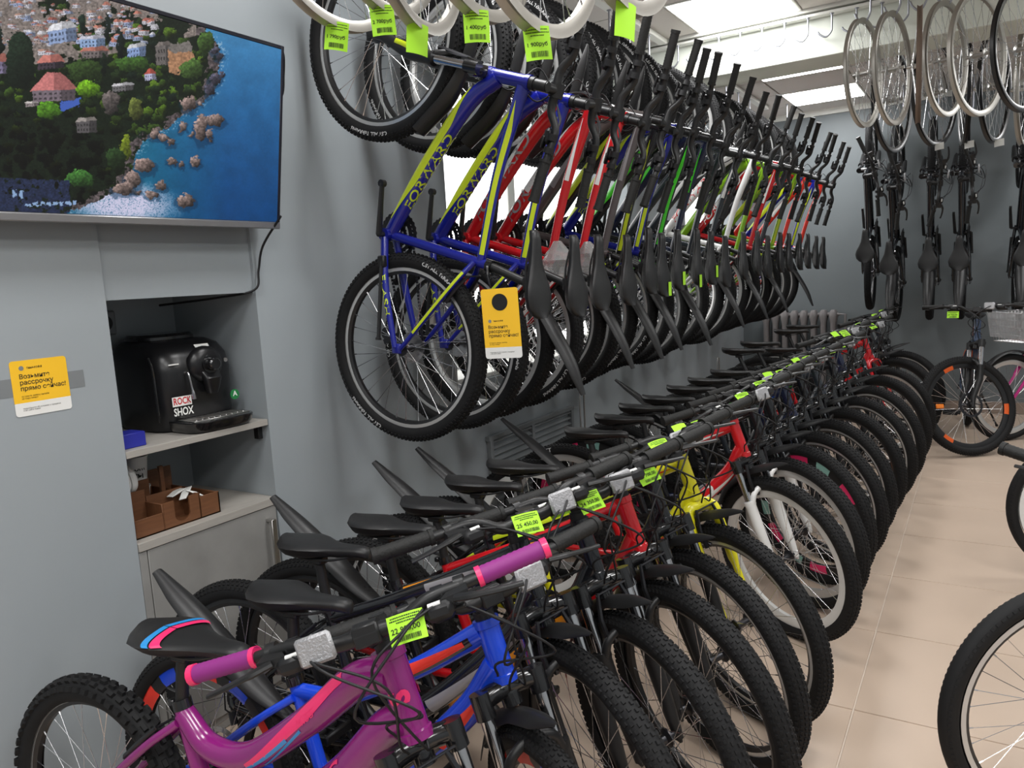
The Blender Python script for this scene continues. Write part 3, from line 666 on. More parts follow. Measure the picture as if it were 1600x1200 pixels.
def tag_print(price, w_, h_, bend):
    mb = MB(); z = lambda x: bend * (1 - (2 * x / w_) ** 2) + .0009 + bend * .15
    def put(V, F, ox, oy): mb.add([(v[0] + ox, v[1] + oy, z(v[0] + ox)) for v in V], F)
    V, F = text_geo(price, .0125 * w_ / .062, .014); put(V, F, -.002, -.002 * h_ / .048)
    rnd = random.Random(price)
    for k, (ww, yy) in enumerate(((.8, .40), (.86, .31), (.5, .22))):
        x = -w_ * ww / 2
        while x < w_ * ww / 2:
            q = rnd.uniform(.001, .0035) * w_ / .062; mb.add([(x, h_ * yy - .001, z(x)), (x + q, h_ * yy - .001, z(x + q)), (x + q, h_ * yy + .0011, z(x + q)), (x, h_ * yy + .0011, z(x))], [(0, 1, 2, 3)]); x += q + .0007
    x = -w_ * .3
    while x < w_ * .33:
        q = rnd.choice((.0005, .0009, .0013)); mb.add([(x, -h_ * .42, z(x)), (x + q, -h_ * .42, z(x + q)), (x + q, -h_ * .25, z(x + q)), (x, -h_ * .25, z(x))], [(0, 1, 2, 3)]); x += q + rnd.choice((.0006, .001))
    return mb.mesh('print', 60)
def price_tag(M, label, price=None, w_=.062, h_=.048, bend=.004, group='green price tags', m='tag', name='price_tag'):
    key = (w_, h_, bend)
    if key not in TAGN: TAGN[key] = sheet_mesh('price_tag', w_, h_, bend)
    t = ob(name, TAGN[key], MT[m], None, M); tag(t, label, 'price tag', group)
    if price:
        if (price,) + key not in TAGN: TAGN[(price,) + key] = tag_print(price, w_, h_, bend)
        ob('print', TAGN[(price,) + key], MT['ink'], t)
    return t

ORD = ['first', 'second', 'third', 'fourth', 'fifth', 'sixth', 'seventh', 'eighth', 'ninth', 'tenth', 'eleventh', 'twelfth', 'thirteenth', 'fourteenth', 'fifteenth', 'sixteenth', 'seventeenth', 'eighteenth', 'nineteenth', 'twentieth']
BLK = (MT['rimblack'], MT['rimalu']); BLK2 = (MT['rimblack'], MT['rimblack']); SIL = (MT['rimalu'], MT['rimalu']); WHT = (MT['rimwhite'], MT['rimwhite'])
# --- bikes hanging by the front wheel along the left wall
mb = MB(); Kf = HUNG; FAv = X2(1.045, .335); cr = X2(*Kf['G']['HTb']) - Kf['axis'][1] * .02
for sd in (-1, 1):
    lt = Planar([(FAv[0], FAv[2], sd * .06), (cr[0] * .36 + FAv[0] * .64, cr[2] * .36 + FAv[2] * .64, sd * .06), (cr[0] * .64 + FAv[0] * .36, cr[2] * .64 + FAv[2] * .36, sd * .061)], [.016, .0195, .0215])
    lt.text(mb, 'FWD', .66, .028, 90, sd, .03, flip=(sd > 0), stretch=1.6)
FWDTEXT = mb.mesh('fork_lettering', 60)
mb = MB()
for sd in (-1, 1):
    lt = Planar([(FAv[0], FAv[2], sd * .06), (cr[0] * .36 + FAv[0] * .64, cr[2] * .36 + FAv[2] * .64, sd * .06), (cr[0] * .64 + FAv[0] * .36, cr[2] * .64 + FAv[2] * .36, sd * .061)], [.016, .0195, .0215])
    lt.strip(mb, .42, .88, lambda t: 50 + 20 * t, lambda t: 135 - 10 * t, sd)
FWDPATCH = mb.mesh('fork_decal', 60)
HANG = [  # y, base, decals, description, rims, guards, dz
    (2.10, 'blue', (('panel', 'lime'), ('flash', 'lime')), 'royal blue bike with lime panels and lettering', BLK, (1, 0)),
    (2.38, 'blue', (('panel', 'lime'), ('flash', 'lime')), 'royal blue mountain bike with lime panels', BLK, (1, 0)),
    (2.60, 'red', (('small', 'whitep'), ('forward', 'greyp')), 'red mountain bike with grey lettering and white patches', SIL, (1, 1)),
    (2.82, 'red', (('small', 'whitep'), ('forward', 'greyp')), 'red mountain bike with grey lettering and white patches', SIL, (1, 1)),
    (3.03, 'greymetal', (('small', 'greyp'),), 'grey brown mountain bike', BLK, (1, 1)),
    (3.23, 'dark', (('panel', 'lime'),), 'black mountain bike with lime down tube panels', BLK, (1, 1)),
    (3.42, 'blue', (('panel', 'lime'), ('flash', 'lime')), 'royal blue mountain bike with lime stripes', BLK, (1, 1)),
    (3.66, 'dark', (('panel', 'green'),), 'black mountain bike with bright green panels', BLK, (1, 1)),
    (3.93, 'navy', (('small', 'green'),), 'dark navy mountain bike with green flashes', BLK, (1, 1)),
    (4.20, 'slate', (), 'plain slate grey mountain bike', BLK, (0, 1)),
    (4.50, 'slate', (('small', 'whitep'),), 'slate grey mountain bike with white flashes', BLK, (0, 1)),
    (4.82, 'whitep', (('forward', 'red'),), 'white mountain bike with red lettering', SIL, (0, 1)),
    (5.14, 'leaf', (('small', 'dark'),), 'leaf green mountain bike', BLK, (1, 1)),
    (5.45, 'red', (('small', 'whitep'), ('forward', 'whitep')), 'red mountain bike with white lettering', SIL, (1, 1)),
    (5.78, 'slate', (), 'slate grey mountain bike with orange spoke reflector', BLK, (0, 1)),
    (6.10, 'leaf', (('panel', 'lime'),), 'leaf green mountain bike with lime panels', BLK, (1, 1)),
    (6.45, 'redorange', (('small', 'greyp'),), 'orange red mountain bike with grey flashes', BLK, (0, 1)),
    (6.80, 'blue', (('panel', 'lime'),), 'royal blue mountain bike with lime panels', BLK, (0, 1)),
    (7.15, 'redorange', (('small', 'whitep'),), 'orange red mountain bike with white flashes', BLK, (0, 1))]
mb = MB()
mb.tube(cat([(0, 0, .10), (0, 0, 0), (.006, 0, -.03), (.03, 0, -.048), (.055, 0, -.03), (.06, 0, .0)], 5), .0055, 8); mb.tube([(0, 0, .0975), (0, 0, .10)], .014, 10); HOOK = mb.mesh('hook', 50)
for i, (y, base, dec, desc, rims, gd) in enumerate(HANG):
    z0 = 1.22 + (.012 * i * .3) + random.uniform(-.018, .018) * (i > 0); yw = math.radians(random.uniform(-2.5, 2.5)) if i else 0.
    M = Matrix.Translation((-2.07, y, z0)) @ Matrix.Rotation(yw, 4, 'Z') @ mat3((0, 0, 1), (0, -1, 0), (1, 0, 0))
    o = {'rimmats': rims, 'roll': random.uniform(-3, 3), 'tyretext': 'tyre_text' if i < 9 or i in (13,) else None}
    if i in (0, 1, 6): o.update(forktext=FWDPATCH, forktextmat=PAINT['lime'])
    if i == 0: o['roll'] = -1.05
    if i in (14, 16): o['wref'] = 1.
    gd = (gd[0], 1 if i in (2, 4, 6, 7, 9, 11, 13, 15, 18) else 0)
    bike(HUNG, M, base, '%s, hung on the wall, %s from the television' % (desc.replace('mountain ', ''), ORD[i]), 'bikes hung along the left wall', 0, -90 + random.uniform(-13, 13) * (i > 0), 'stand_up', False, gd, o, dec=dec, refl=False)
    if i == 0: M0 = M
# --- row of bikes parked on the floor, rear wheels to the left wall
KIDW = dict(rimmats=BLK, tyre='tyre_chunky', roll=.4)
mb = MB()
for sd in (-1, 1):
    lt = Planar([(FAv[0], FAv[2], sd * .06), (cr[0] * .36 + FAv[0] * .64, cr[2] * .36 + FAv[2] * .64, sd * .06), (cr[0] * .64 + FAv[0] * .36, cr[2] * .64 + FAv[2] * .36, sd * .061)], [.016, .0195, .0215]); lt.text(mb, 'FX', .45, .03, 90, sd, .03, flip=(sd < 0), stretch=1.3)
FXTEXT = mb.mesh('fork_lettering', 60)
mb = MB()
for sd in (-1, 1):
    lt = Planar([(FAv[0], FAv[2], sd * .06), (cr[0] * .36 + FAv[0] * .64, cr[2] * .36 + FAv[2] * .64, sd * .06), (cr[0] * .64 + FAv[0] * .36, cr[2] * .64 + FAv[2] * .36, sd * .061)], [.016, .0195, .0215]); lt.text(mb, 'FWD', .5, .036, 90, sd, .03, flip=(sd < 0), stretch=1.4)
FWD2 = mb.mesh('fork_lettering', 60)
WF = (PAINT['whitep'], MT['chrome'], MT['gloss'])
ROW = [  # kit, front axle x, y, base, decals, description, options, price, guards, heading, steer
    (MISS, -0.66, 0.92, 'purple', (('misspink', 'pink'), ('misssky', 'sky'), ('stels', 'pink')), 'glossy purple small bike with pink striped saddle and purple grips', dict(KIDW), '22 990,00', (0, 0), 5, -36),
    (KID, -0.655, 1.155, 'royal', (('kidblack', 'dark'), ('kidred', 'coral'), ('kidtext', 'royal')), 'bright blue small bike with red and blue rims', dict(rim='rim_deco', rimmats=[MT['rimblack'], MT['rimblack'], PAINT['coral'], PAINT['royal']], tyre='tyre', roll=.25, disc=1), None, (1, 1), 6, -37),
    (FLOOR, -0.692, 1.385, 'dark', (('small', 'greyp'),), 'matt black mountain bike with white FX lettering on the fork', dict(rimmats=BLK2, roll=.1, forktext=FXTEXT, forktextmat=PAINT['whitep']), '25 450,00', (1, 1), 6, -37),
    (FLOOR, -0.635, 1.575, 'dark', (('panel', 'orangep'),), 'black mountain bike with orange stripes and orange fork lettering', dict(rimmats=BLK2, roll=.8, forktext=FWD2, forktextmat=PAINT['orangep']), '24 350,00', (1, 1), 5, -37),
    (FLOOR, -0.612, 1.79, 'red', (('small', 'dark'),), 'red mountain bike with black suspension fork and black rims', dict(rimmats=BLK2, roll=.3), '20 700,00', (1, 1), 6, -37),
    (FLOOR, -0.632, 2.03, 'dark', (('panel', 'lime'),), 'black mountain bike with lime panels and polished rim edges', dict(rimmats=BLK, roll=.5), '21 300,00', (1, 1), 5, -37),
    (RIGID, -0.622, 2.28, 'yellow', (('small', 'redorange'),), 'lime yellow bike with rigid lime yellow fork', dict(rimmats=BLK, roll=.9), '19 900,00', (1, 1), 6, -37),
    (FLOOR, -0.623, 2.885, 'red', (('small', 'whitep'), ('forward', 'whitep')), 'red mountain bike with white fork and white rims', dict(rim='rim_deep', rimmats=WHT, roll=.2), '23 600,00', (1, 1), 6, -37),
    (FLOOR, -0.632, 3.2, 'dark', (('small', 'whitep'),), 'black mountain bike with white fork and pale silver rims', dict(rim='rim_deep', rimmats=SIL, roll=1.4, tyretext='tyre_cst'), '26 100,00', (1, 1), 6, -37),
    (FLOOR, -0.635, 3.47, 'dark', (('small', 'tealp'),), 'black mountain bike with pink and pale blue rim blocks', dict(rim='rim_deco', rimmats=[MT['rimblack'], MT['rimblack'], PAINT['pink'], PAINT['tealp']], roll=.6), '24 800,00', (1, 1), 5, -37),
    (FLOOR, -0.62, 3.75, 'navy', (('small', 'skyblue'),), 'navy mountain bike with bright blue flashes', dict(rimmats=BLK, roll=.1), '27 200,00', (1, 1), 6, -37),
    (FLOOR, -0.612, 4.08, 'dark', (('small', 'green'),), 'black mountain bike with green flashes', dict(rimmats=BLK, roll=.5), '28 900,00', (1, 1), 5, -37),
    (FLOOR, -0.6, 4.42, 'slate', (), 'plain slate grey mountain bike', dict(rimmats=BLK2, roll=.9, wref=.6), '25 100,00', (1, 1), 6, -37),
    (FLOOR, -0.575, 4.78, 'dark', (('panel', 'greyp'),), 'black mountain bike with grey panels', dict(rimmats=BLK, roll=.4), '29 400,00', (1, 0), 6, -37),
    (MTB, -0.555, 5.16, 'navy', (('small', 'green'),), 'navy mountain bike with green flashes', dict(rimmats=BLK, roll=.8), '30 200,00', (1, 1), 5, -37),
    (MTB, -0.55, 5.62, 'dark', (), 'plain black mountain bike', dict(rimmats=BLK2, roll=.2, tyretext='tyre_cst'), '31 500,00', (1, 1), 6, -37),
    (RIGID, -0.55, 6.1, 'red', (), 'red bike with rigid red fork', dict(rimmats=SIL, roll=.5), '18 700,00', (0, 1), 6, -37),
    (MTB, -0.54, 6.62, 'dark', (('small', 'greyp'),), 'black mountain bike with grey flashes', dict(rimmats=BLK2, roll=.5), '32 300,00', (1, 1), 6, -37),
    (MTB, -.54, 7.08, 'slate', (('small', 'lime'),), 'slate grey mountain bike with lime flashes', dict(rimmats=BLK, roll=.7), '33 700,00', (1, 0), 6, -34)]
for i, (K, fx, fy, base, dec, desc, o, price, gd, hd, st) in enumerate(ROW):
    h = math.radians(hd); wb = K['G']['wb']; lean = math.radians(4.0)
    M = Matrix.Translation((fx - wb * math.cos(h), fy - wb * math.sin(h), 0)) @ Matrix.Rotation(h, 4, 'Z') @ Matrix.Rotation(-lean, 4, 'X')
    fork = None
    if i in (7, 8): fork = WF
    if K is RIGID: fork = (PAINT[base], MT['chrome'], PAINT[base])
    if i == 0: fork = (MT['gloss'], MT['chrome'], MT['gloss'])
    gr = (PAINT['purplegrip'], PAINT['pink']) if i == 0 else None
    if i == 0: o['hubmat'] = MT['steel']
    rsd = i in (0, 4, 6, 9, 12, 15)
    if rsd: o['rside'] = 'r'
    where = 'nearest the wall cabinet' if i == 0 else '%s in the floor row' % ORD[i]
    if i == 0: where = 'first in floor row'
    gd = (gd[0], 1 if i in (1, 3, 5, 6, 7, 11) else 0)
    e, BR = bike(K, M, base, '%s, %s' % (desc.replace('mountain ', ''), where), 'bikes parked in the row on the floor', st, -64 if i == 0 else st, 'stand_down', True, gd, o, fork=fork, dec=dec, grips=gr)
    if price:
        C = Vector(K['clamp']); W = M @ BR; P, a = K['axis']; g = np.cross((0, 1, 0), a)
        a_ = (W.to_3x3() @ Vector(a)).normalized(); g_ = (W.to_3x3() @ Vector(g)).normalized(); y_ = (W.to_3x3() @ Vector((0, 1, 0))).normalized()
        rt = random.uniform(-.12, .12); n_ = (g_ * .8 + Vector((0, -.12, .45 if i < 5 else .75))).normalized(); x_ = (y_ + Vector((0, 0, -.10 + rt))).normalized(); x_ = (x_ - n_ * x_.dot(n_)).normalized(); u_ = n_.cross(x_)
        pc = W @ C + g_ * .034 + y_ * ((.075 if i == 0 else .03) if rsd else -.012) + Vector((0, 0, -.008 if i < 5 else .022))
        short = desc.split(' with ')[0]
        price_tag(mat3(x_, u_, n_, pc), 'green price tag %s on the %s' % (price, short.replace('mountain ', '')) + ('' if short.count('black mountain') == 0 and 'navy' not in short and short != 'red mountain bike' else ', %s in the floor row' % ORD[i]), price)
        if i in (3, 6, 9, 11, 14):
            pc2 = pc + y_ * -.09 + Vector((0, 0, .015)); price_tag(mat3(x_, u_, n_, pc2), 'blank green tag on the %s, %s in the floor row' % (short.replace('mountain ', ''), ORD[i]), None, .05, .04)

# --- black bikes hung on the back wall
for i, (x, z0, yw) in enumerate(((-.89, 1.31, 2), (-.665, 1.2, -1), (-.41, 1.21, 1), (-.165, 1.21, -1), (.22, 1.22, 2))):
    M = Matrix.Translation((x, YB - .06, z0)) @ Matrix.Rotation(math.radians(yw), 4, 'Z') @ mat3((0, 0, 1), (-1, 0, 0), (0, -1, 0))
    bike(HUNG, M, 'dark', 'black bike hung upright on the back wall, %s from the radiator' % ORD[i], 'black bikes on the back wall', 0, -90 + (12, 4, -5, 3, 0)[i], 'stand_up', False, (0, 0 if i == 0 else 1), dict(rimmats=BLK2, roll=i * .7, tyremat=MT['rubber']), dec=(), refl=True)
# --- blue bike facing the aisle, bars loosened against the turned wheel
M = Matrix.Translation((-.10, 7.40, 0)) @ Matrix.Rotation(math.radians(-88), 4, 'Z') @ Matrix.Rotation(math.radians(-2), 4, 'X') @ Matrix.Scale(1.07, 4)
bb_, BR = bike(MTB, M, 'steelblue', 'steel blue mountain bike with orange accents, facing the aisle by back wall', None, -58, -8, 'stand_down', True, (0, 0), dict(rim='rim_few', rimmats=[MT['rimblack'], MT['rimblack'], PAINT['orangeacc']], tyre='tyre', disc=1, discmat=MT['darkmetal'], roll=.9, wref=.5), fork=(MT['satin'], MT['chrome'], MT['satin']), dec=(('small', 'orangeacc'),))
C = M @ BR @ Vector(MTB['clamp']); price_tag(mat3((1, -.05, .1), (.02, .35, .93), (0.05, -.93, .36), C + Vector((-.15, -.02, -.03))), 'green price tag on the bars of the steel blue bike', '34 900,00', .075, .05)
# --- magenta city bike with wire basket
M = Matrix.Translation((.88, 7.62, 0)) @ Matrix.Rotation(math.radians(228), 4, 'Z') @ Matrix.Rotation(math.radians(-2), 4, 'X')
e, BR = bike(CITY, M, 'magenta', 'magenta step-through city bike with wire basket by the back wall', None, -8, -8, 'stand_down', True, (0, 0), dict(rim='rim_deep', rimmats=SIL, tyre='tyre_slick', roll=.3, wref=.4, barmat=MT['chrome']), fork=(PAINT['magenta'], MT['chrome'], PAINT['magenta']), refl=False)
mb = MB(); c0 = np.array([.98, 0, .86])
for k in range(5):
    z = k / 4; w_, l_ = .13 + .03 * z, .10 + .03 * z; zz = .76 + .22 * z
    P = [(.98 + sx * l_, sy * w_, zz) for sx, sy in ((-1, -1), (1, -1), (1, 1), (-1, 1), (-1, -1))]; mb.tube(P, .003 if k < 4 else .005, 5)
for k in range(10):
    for s_ in (-1, 1):
        t = -1 + 2 * k / 9; mb.tube([(.98 + t * .10, s_ * .13, .76), (.98 + t * .13, s_ * .16, .98)], .002, 4); mb.tube([(.98 + s_ * .10, t * .13, .76), (.98 + s_ * .13, t * .16, .98)], .002, 4)
    mb.tube([(.88, t * .13, .76), (1.08, t * .13, .76)], .002, 4)
P_, a_ = CITY['axis']; bk = ob('basket', mb, MT['steel'], e, BR)
mb = MB(); mb.add([(.862, -.148, .79), (1.098, -.148, .79), (1.118, -.168, .985), (.842, -.168, .985), (.862, .148, .79), (1.098, .148, .79), (1.118, .168, .985), (.842, .168, .985)], [(0, 1, 2, 3), (5, 4, 7, 6), (1, 5, 6, 2), (4, 0, 3, 7), (0, 4, 5, 1)]); ob('basket_wrap', mb, MT['plasticbag'], bk)
for nm, cx in (('front_fender', 1.06), ('rear_fender', 0)):
    pts = [(cx + .365 * math.cos(math.radians(t)), .335 + .365 * math.sin(math.radians(t))) for t in (range(40, 181, 20) if cx > 0 else range(20, 201, 20))]
    ob(nm, blade_mesh(nm, pts, [.05] * 4, .5), MT['satin'], e)
mb = MB()
for s_ in (-1, 1): mb.tube([(.28, s_ * .05, .66), (.1, s_ * .06, .73), (-.25, s_ * .06, .73), (0, s_ * .07, .34)], .004, 6)
for k in range(4): mb.tube([(-.22 + .1 * k, -.06, .73), (-.22 + .1 * k, .06, .73)], .0035, 6)
ob('rear_rack', mb, MT['steel'], e)
# --- bikes of the right hand row, only their front ends reach into view
M = Matrix.Translation((.20 + 1.045 * math.cos(math.radians(35)), 2.17 + 1.045 * math.sin(math.radians(35)), 0)) @ Matrix.Rotation(math.radians(215), 4, 'Z')
bike(LOW, M, 'dark', 'black mountain bike with silver rim edges, front of the right hand row', 'bikes of the right hand row', 0, 42, 'stand_down', True, (1, 1), dict(rimmats=BLK, tyre='tyre_slick', roll=.3), dec=(('small', 'greyp'),))
M = Matrix.Translation((.43 + 1.06 * math.cos(math.radians(12)), 3.95 + 1.06 * math.sin(math.radians(12)), 0)) @ Matrix.Rotation(math.radians(192), 4, 'Z')
bike(CITY, M, 'whitep', 'white city bike with white rims, second in the right hand row', 'bikes of the right hand row', 0, 0, 'stand_down', True, (0, 0), dict(rim='rim_deep', rimmats=WHT, tyre='tyre_slick', roll=.3), fork=(PAINT['whitep'], MT['chrome'], PAINT['whitep']))

# ------------------------------------------------------------------ hooks and bare wheels under the ceiling
def hook(M, label, grp, shank=.12, m='steelw', inv=False):
    mb = MB(); key = ('hook', shank)
    if key not in TAGN:
        mb.tube(cat([(0, 0, 0), (0, 0, -shank * .6), (-.004, 0, -shank * .8), (-.03, 0, -shank), (-.062, 0, -shank * .86), (-.074, 0, -shank * .72)], 6), .0052, 8); mb.tube([(0, 0, -.004), (0, 0, 0)], .012, 10); TAGN[key] = mb.mesh('hook', 60)
    return tag(ob('hook', TAGN[key], MT[m], None, M), label, 'hook', grp)
MT['steelw'] = mat('galvanised_hook', (.36, .37, .41), .35, .8)
rl = boxes('hook_rail', [(-1.95, 1.3, 4.80, 4.86, CZ - .045, CZ - .03)], MT['white'], .002); tag(rl, 'white metal rail with hooks fixed in front of the beam', 'rail')
BARE = []
for k in range(11):
    x = -1.654 + .127 * k
    hook(Matrix.Translation((x, 4.815, CZ - .045)), 'empty silver hook on the rail in front of the white beam', 'hooks on the beam rail')
def bare_wheel(x, y, zc, r, m, label, grp, yaw=0., rimk='rim_mid', roll=0.):
    M = Matrix.Translation((x, y, zc)) @ Matrix.Rotation(math.radians(90 + yaw), 4, 'Z') @ Matrix.Rotation(roll, 4, 'Y') @ Matrix.Scale(r / .2855, 4)
    e = ob('wheelset', KIT[rimk], [m, m], None, M); tag(e, label, 'wheel', grp); ob('spokes', KIT['spokes'], MT['steel'], e); ob('hub', KIT['hub'], MT['alu'], e); return e
FARW = [(-.60, 4.815, 2.452, .287, 'oldrim', -11, 'first'), (-.455, 4.815, 2.45, .295, 'oldrim', -12, 'second'), (-.33, 4.815, 2.445, .30, 'brownrim', 4, 'third'), (-.205, 4.815, 2.452, .29, 'oldrim', -17, 'fourth'), (-.06, 4.815, 2.447, .305, 'oldrim', -23, 'fifth'), (.13, 4.815, 2.44, .305, 'rimblack', -25, 'sixth')]
MT['brownrim'] = mat('brown_rim', srgb(128, 112, 100), .6, .2, var=.1, scale=8)
rl = boxes('hook_rail', [(-.68, .9, 4.50, 4.545, CZ - .02, CZ - .0005)], MT['white'], .002); tag(rl, 'short white ceiling rail carrying bare wheels in front of the beam', 'rail')
for x, y, z, r, m, yw, o_ in FARW:
    q = 4.52 / 4.815; x, y, z, r = x * q, 4.52, 1.45 + (z - 1.45) * q, r * q
    hook(Matrix.Translation((x + .03, y, CZ - .02)), 'silver hook holding the %s bare wheel on the short rail' % o_, 'hooks of the short wheel rail', CZ - .02 - (z + r * .93))
    bare_wheel(x, y, z, r, MT[m], '%s bare wheel hanging in front of the beam, %s from the empty hooks' % ({'oldrim': 'dull silver', 'brownrim': 'brown', 'rimblack': 'black'}[m], o_), 'bare wheels in front of the beam', yw)
rl = boxes('hook_rail', [(-.75, 1.3, 5.44, 5.49, CZ - .03, CZ - .012)], MT['white'], .002); tag(rl, 'white metal rail with hooks fixed behind the beam', 'rail')
for k, (x, zb, m, yw) in enumerate(((-.515, 2.085, 'rimblack', -14), (-.285, 2.09, 'rimblack', -18), (-.13, 2.08, 'rimblack', 6), (.02, 2.07, 'rimblack', -14), (.16, 2.04, 'oldrim', -8))):
    r = .315; bare_wheel(x, 5.465, zb + r, r, MT[m], '%s bare wheel hanging behind the beam, %s from the left' % ('black' if m == 'rimblack' else 'silver', ORD[k]) if 0 else '%s bare wheel hanging behind the beam, %s from the bike row' % ('black' if m == 'rimblack' else 'dull silver', ORD[k]), 'bare wheels behind the beam', yw)
    hook(Matrix.Translation((x + .04, 5.465, CZ - .03)), 'silver hook holding a wheel behind the beam', 'hooks behind the beam', .14)
    if k in (1, 2, 3): price_tag(mat3((.9, -.4, .1), (0, .1, 1), (-.4, -.9, .1), (x + .03, 5.43, zb - .005)), 'white paper tag on the %s black wheel behind the beam' % ORD[k], None, .055, .04, group='white wheel tags', m='paper')
# bare wheels on the nearer rail, beside the television
rl = boxes('hook_rail', [(-1.7, .9, 1.525, 1.575, CZ - .03, CZ - .012)], MT['white'], .002); tag(rl, 'white metal rail with hooks above the television side', 'rail')
NEARW = [(-1.425, 1.55, 2.10, .295, 'oldrim', 0, '1 790руб'), (-1.27, 1.55, 2.105, .28, 'oldrim', 6, '2 700руб'), (-1.155, 1.53, 2.035, .31, 'oldrim', 14, ''), (-1.0, 1.55, 2.035, .315, 'oldrim', 4, '1 400руб'), (-.845, 1.55, 1.968, .33, 'oldrim', 0, '1 900руб'), (-.645, 1.56, 1.975, .33, 'oldrim', 0, '')]
for k, (x, y, zb, r, m, yw, pr_) in enumerate(NEARW):
    bare_wheel(x, y, zb + r, r, MT[m], 'pale silver bare wheel with green tag hanging near the television, %s from it' % ORD[k], 'bare wheels near the television', yw)
    zt = zb + 2 * r - .02; hook(Matrix.Translation((x + .035, y, CZ - .03)), 'silver hook holding a tagged wheel near the television', 'hooks near the television', max(.06, CZ - .03 - zt))
    sw = (-.25, .1, -.55, 0, .12, .3)[k]; xx = Vector((.78, .62, sw * .6)).normalized(); n_ = Vector((.62, -.78, .05)); n_ = (n_ - xx * n_.dot(xx)).normalized(); u_ = n_.cross(xx)
    if k in (2, 5): xx = Vector((.35, .93, -.1)).normalized(); n_ = Vector((.93, -.35, 0)).normalized(); n_ = (n_ - xx * n_.dot(xx)).normalized(); u_ = n_.cross(xx)
    price_tag(mat3(xx, u_, n_, (x + .006, y - .02, zb - .022)), 'green paper tag on the %s wheel from the television' % ORD[k], pr_ or None, .058, .07, .006, 'green wheel tags')
# rails and hooks for the hanging bikes
rl = boxes('hook_rail', [(-1.76, -1.71, 1.95, 4.78, CZ - .03, CZ - .0)], MT['white'], .002); tag(rl, 'white ceiling rail carrying the hanging bikes, front length', 'rail')
rl = boxes('hook_rail', [(-1.76, -1.71, 5.2, 7.4, CZ - .03, CZ - .0)], MT['white'], .002); tag(rl, 'white ceiling rail carrying the hanging bikes, rear length', 'rail')
for i, h in enumerate(HANG):
    if 4.7 < h[0] < 5.2: continue
    hook(Matrix.Translation((-1.735, h[0] + .035, CZ - .03)) @ Matrix.Rotation(PI / 2, 4, 'Z'), 'long silver hook carrying the %s hanging bike from the television' % ORD[i], 'hooks of the hanging bikes', .25)
for k, x in enumerate((-1.56, -.795, -.62, -.36, -.115)):
    hook(Matrix.Translation((x, 7.45, CZ)), 'long white hook in the ceiling in front of the back wall', 'hooks at the back wall', .33)

# ------------------------------------------------------------------ television
Yr, Yl, zb, zt, xb, xt = 1.826, .735, 1.655, 2.216, WX + .10, WX + .20
tu = np.array([xt - xb, 0, zt - zb]); TH = np.linalg.norm(tu); tu /= TH; tn = np.array([tu[2], 0, -tu[0]])
TV = empty('television', mat3((0, 1, 0), tuple(tu), tuple(tn), (xb, (Yr + Yl) / 2, zb))); tag(TV, 'large flat television tilted down on the wall showing a rocky coast', 'television')
TW = Yr - Yl
mb = MB(); mb.box((0, TH / 2, -.022), (TW, TH, .03), ch=.004); mb.box((0, TH * .35, -.045), (TW * .8, TH * .6, .03), ch=.012); ob('tv_body', mb, MT['bezel'], TV)
mb = MB()
for sx in (-1, 1): mb.box((sx * (TW / 2 - .006), TH / 2, -.004), (.012, TH, .012), ch=.002)
mb.box((0, TH - .006, -.004), (TW - .02, .012, .012), ch=.002); ob('bezel', mb, MT['bezel'], TV)
mb = MB(); mb.box((0, .008, -.004), (TW, .022, .018), ch=.003); ob('bottom_strip', mb, MT['tvalu'], TV)
mb = MB(); mb.box((0, TH * .45, -.075), (.30, .26, .03), ch=.003); mb.box((0, TH * .5, -.10), (.28, .04, .05), ch=.003); ob('wall_mount', mb, MT['satin'], TV)
def fbm(x, y, sd, oc=4):
    out = 0; amp = .5; rs = np.random.RandomState(sd); T = rs.rand(64, 64)
    for o in range(oc):
        xi = np.floor(x).astype(int); yi = np.floor(y).astype(int); fx = x - xi; fy = y - yi; fx = fx * fx * (3 - 2 * fx); fy = fy * fy * (3 - 2 * fy)
        t = lambda a, b: T[a % 64, b % 64]
        out = out + amp * ((t(xi, yi) * (1 - fx) + t(xi + 1, yi) * fx) * (1 - fy) + (t(xi, yi + 1) * (1 - fx) + t(xi + 1, yi + 1) * fx) * fy); x = x * 2.03 + 7; y = y * 2.03 + 3; amp *= .5
    return out
NX, NY = 640, 344
uu, vv = np.meshgrid(np.linspace(0, 1, NX), np.linspace(0, 1, NY))
# picture coordinates: px runs 0..1390 over the right four fifths of the screen, py 0 (top) .. 1090
Yw = Yl + uu * TW; px = 1390 * (1.30 * (Yw - .96) / (Yr - .96)) / (1 + .30 * (Yw - .96) / (Yr - .96)); top = -170 + .29 * px; py = top + (1085 - top) * (1 - vv)
n1 = fbm(px / 60, py / 60, 1); n2 = fbm(px / 22, py / 22, 2); n3 = fbm(px / 8, py / 8, 3, 3); n4 = fbm(px / 140, py / 140, 4); n5 = fbm(px / 4, py / 4, 6, 2)
wx = px + 34 * (n2 - .47) + 16 * (n3 - .47); wy = py + 34 * (fbm(px / 22, py / 22, 8) - .47) + 16 * (fbm(px / 8, py / 8, 9, 3) - .47)
def C3(r, g, b): return np.array([r, g, b], float)
img = np.zeros(px.shape + (3,)); tt = np.clip(py / 1085, 0, 1)[..., None]
img[:] = C3(78, 150, 200) * (1 - tt) ** 1.5 + C3(14, 66, 120) * (1 - (1 - tt) ** 1.5)
near = np.clip((1120 - px) / 420, 0, 1)[..., None]; img = img * (1 - near * .6) + C3(24, 112, 132) * near * .6; img *= (.86 + .2 * n1 + .1 * n3)[..., None]
def over(m, c, w_=1.):
    global img
    m = np.clip(m, 0, 1)[..., None] * w_; img = img * (1 - m) + c * m
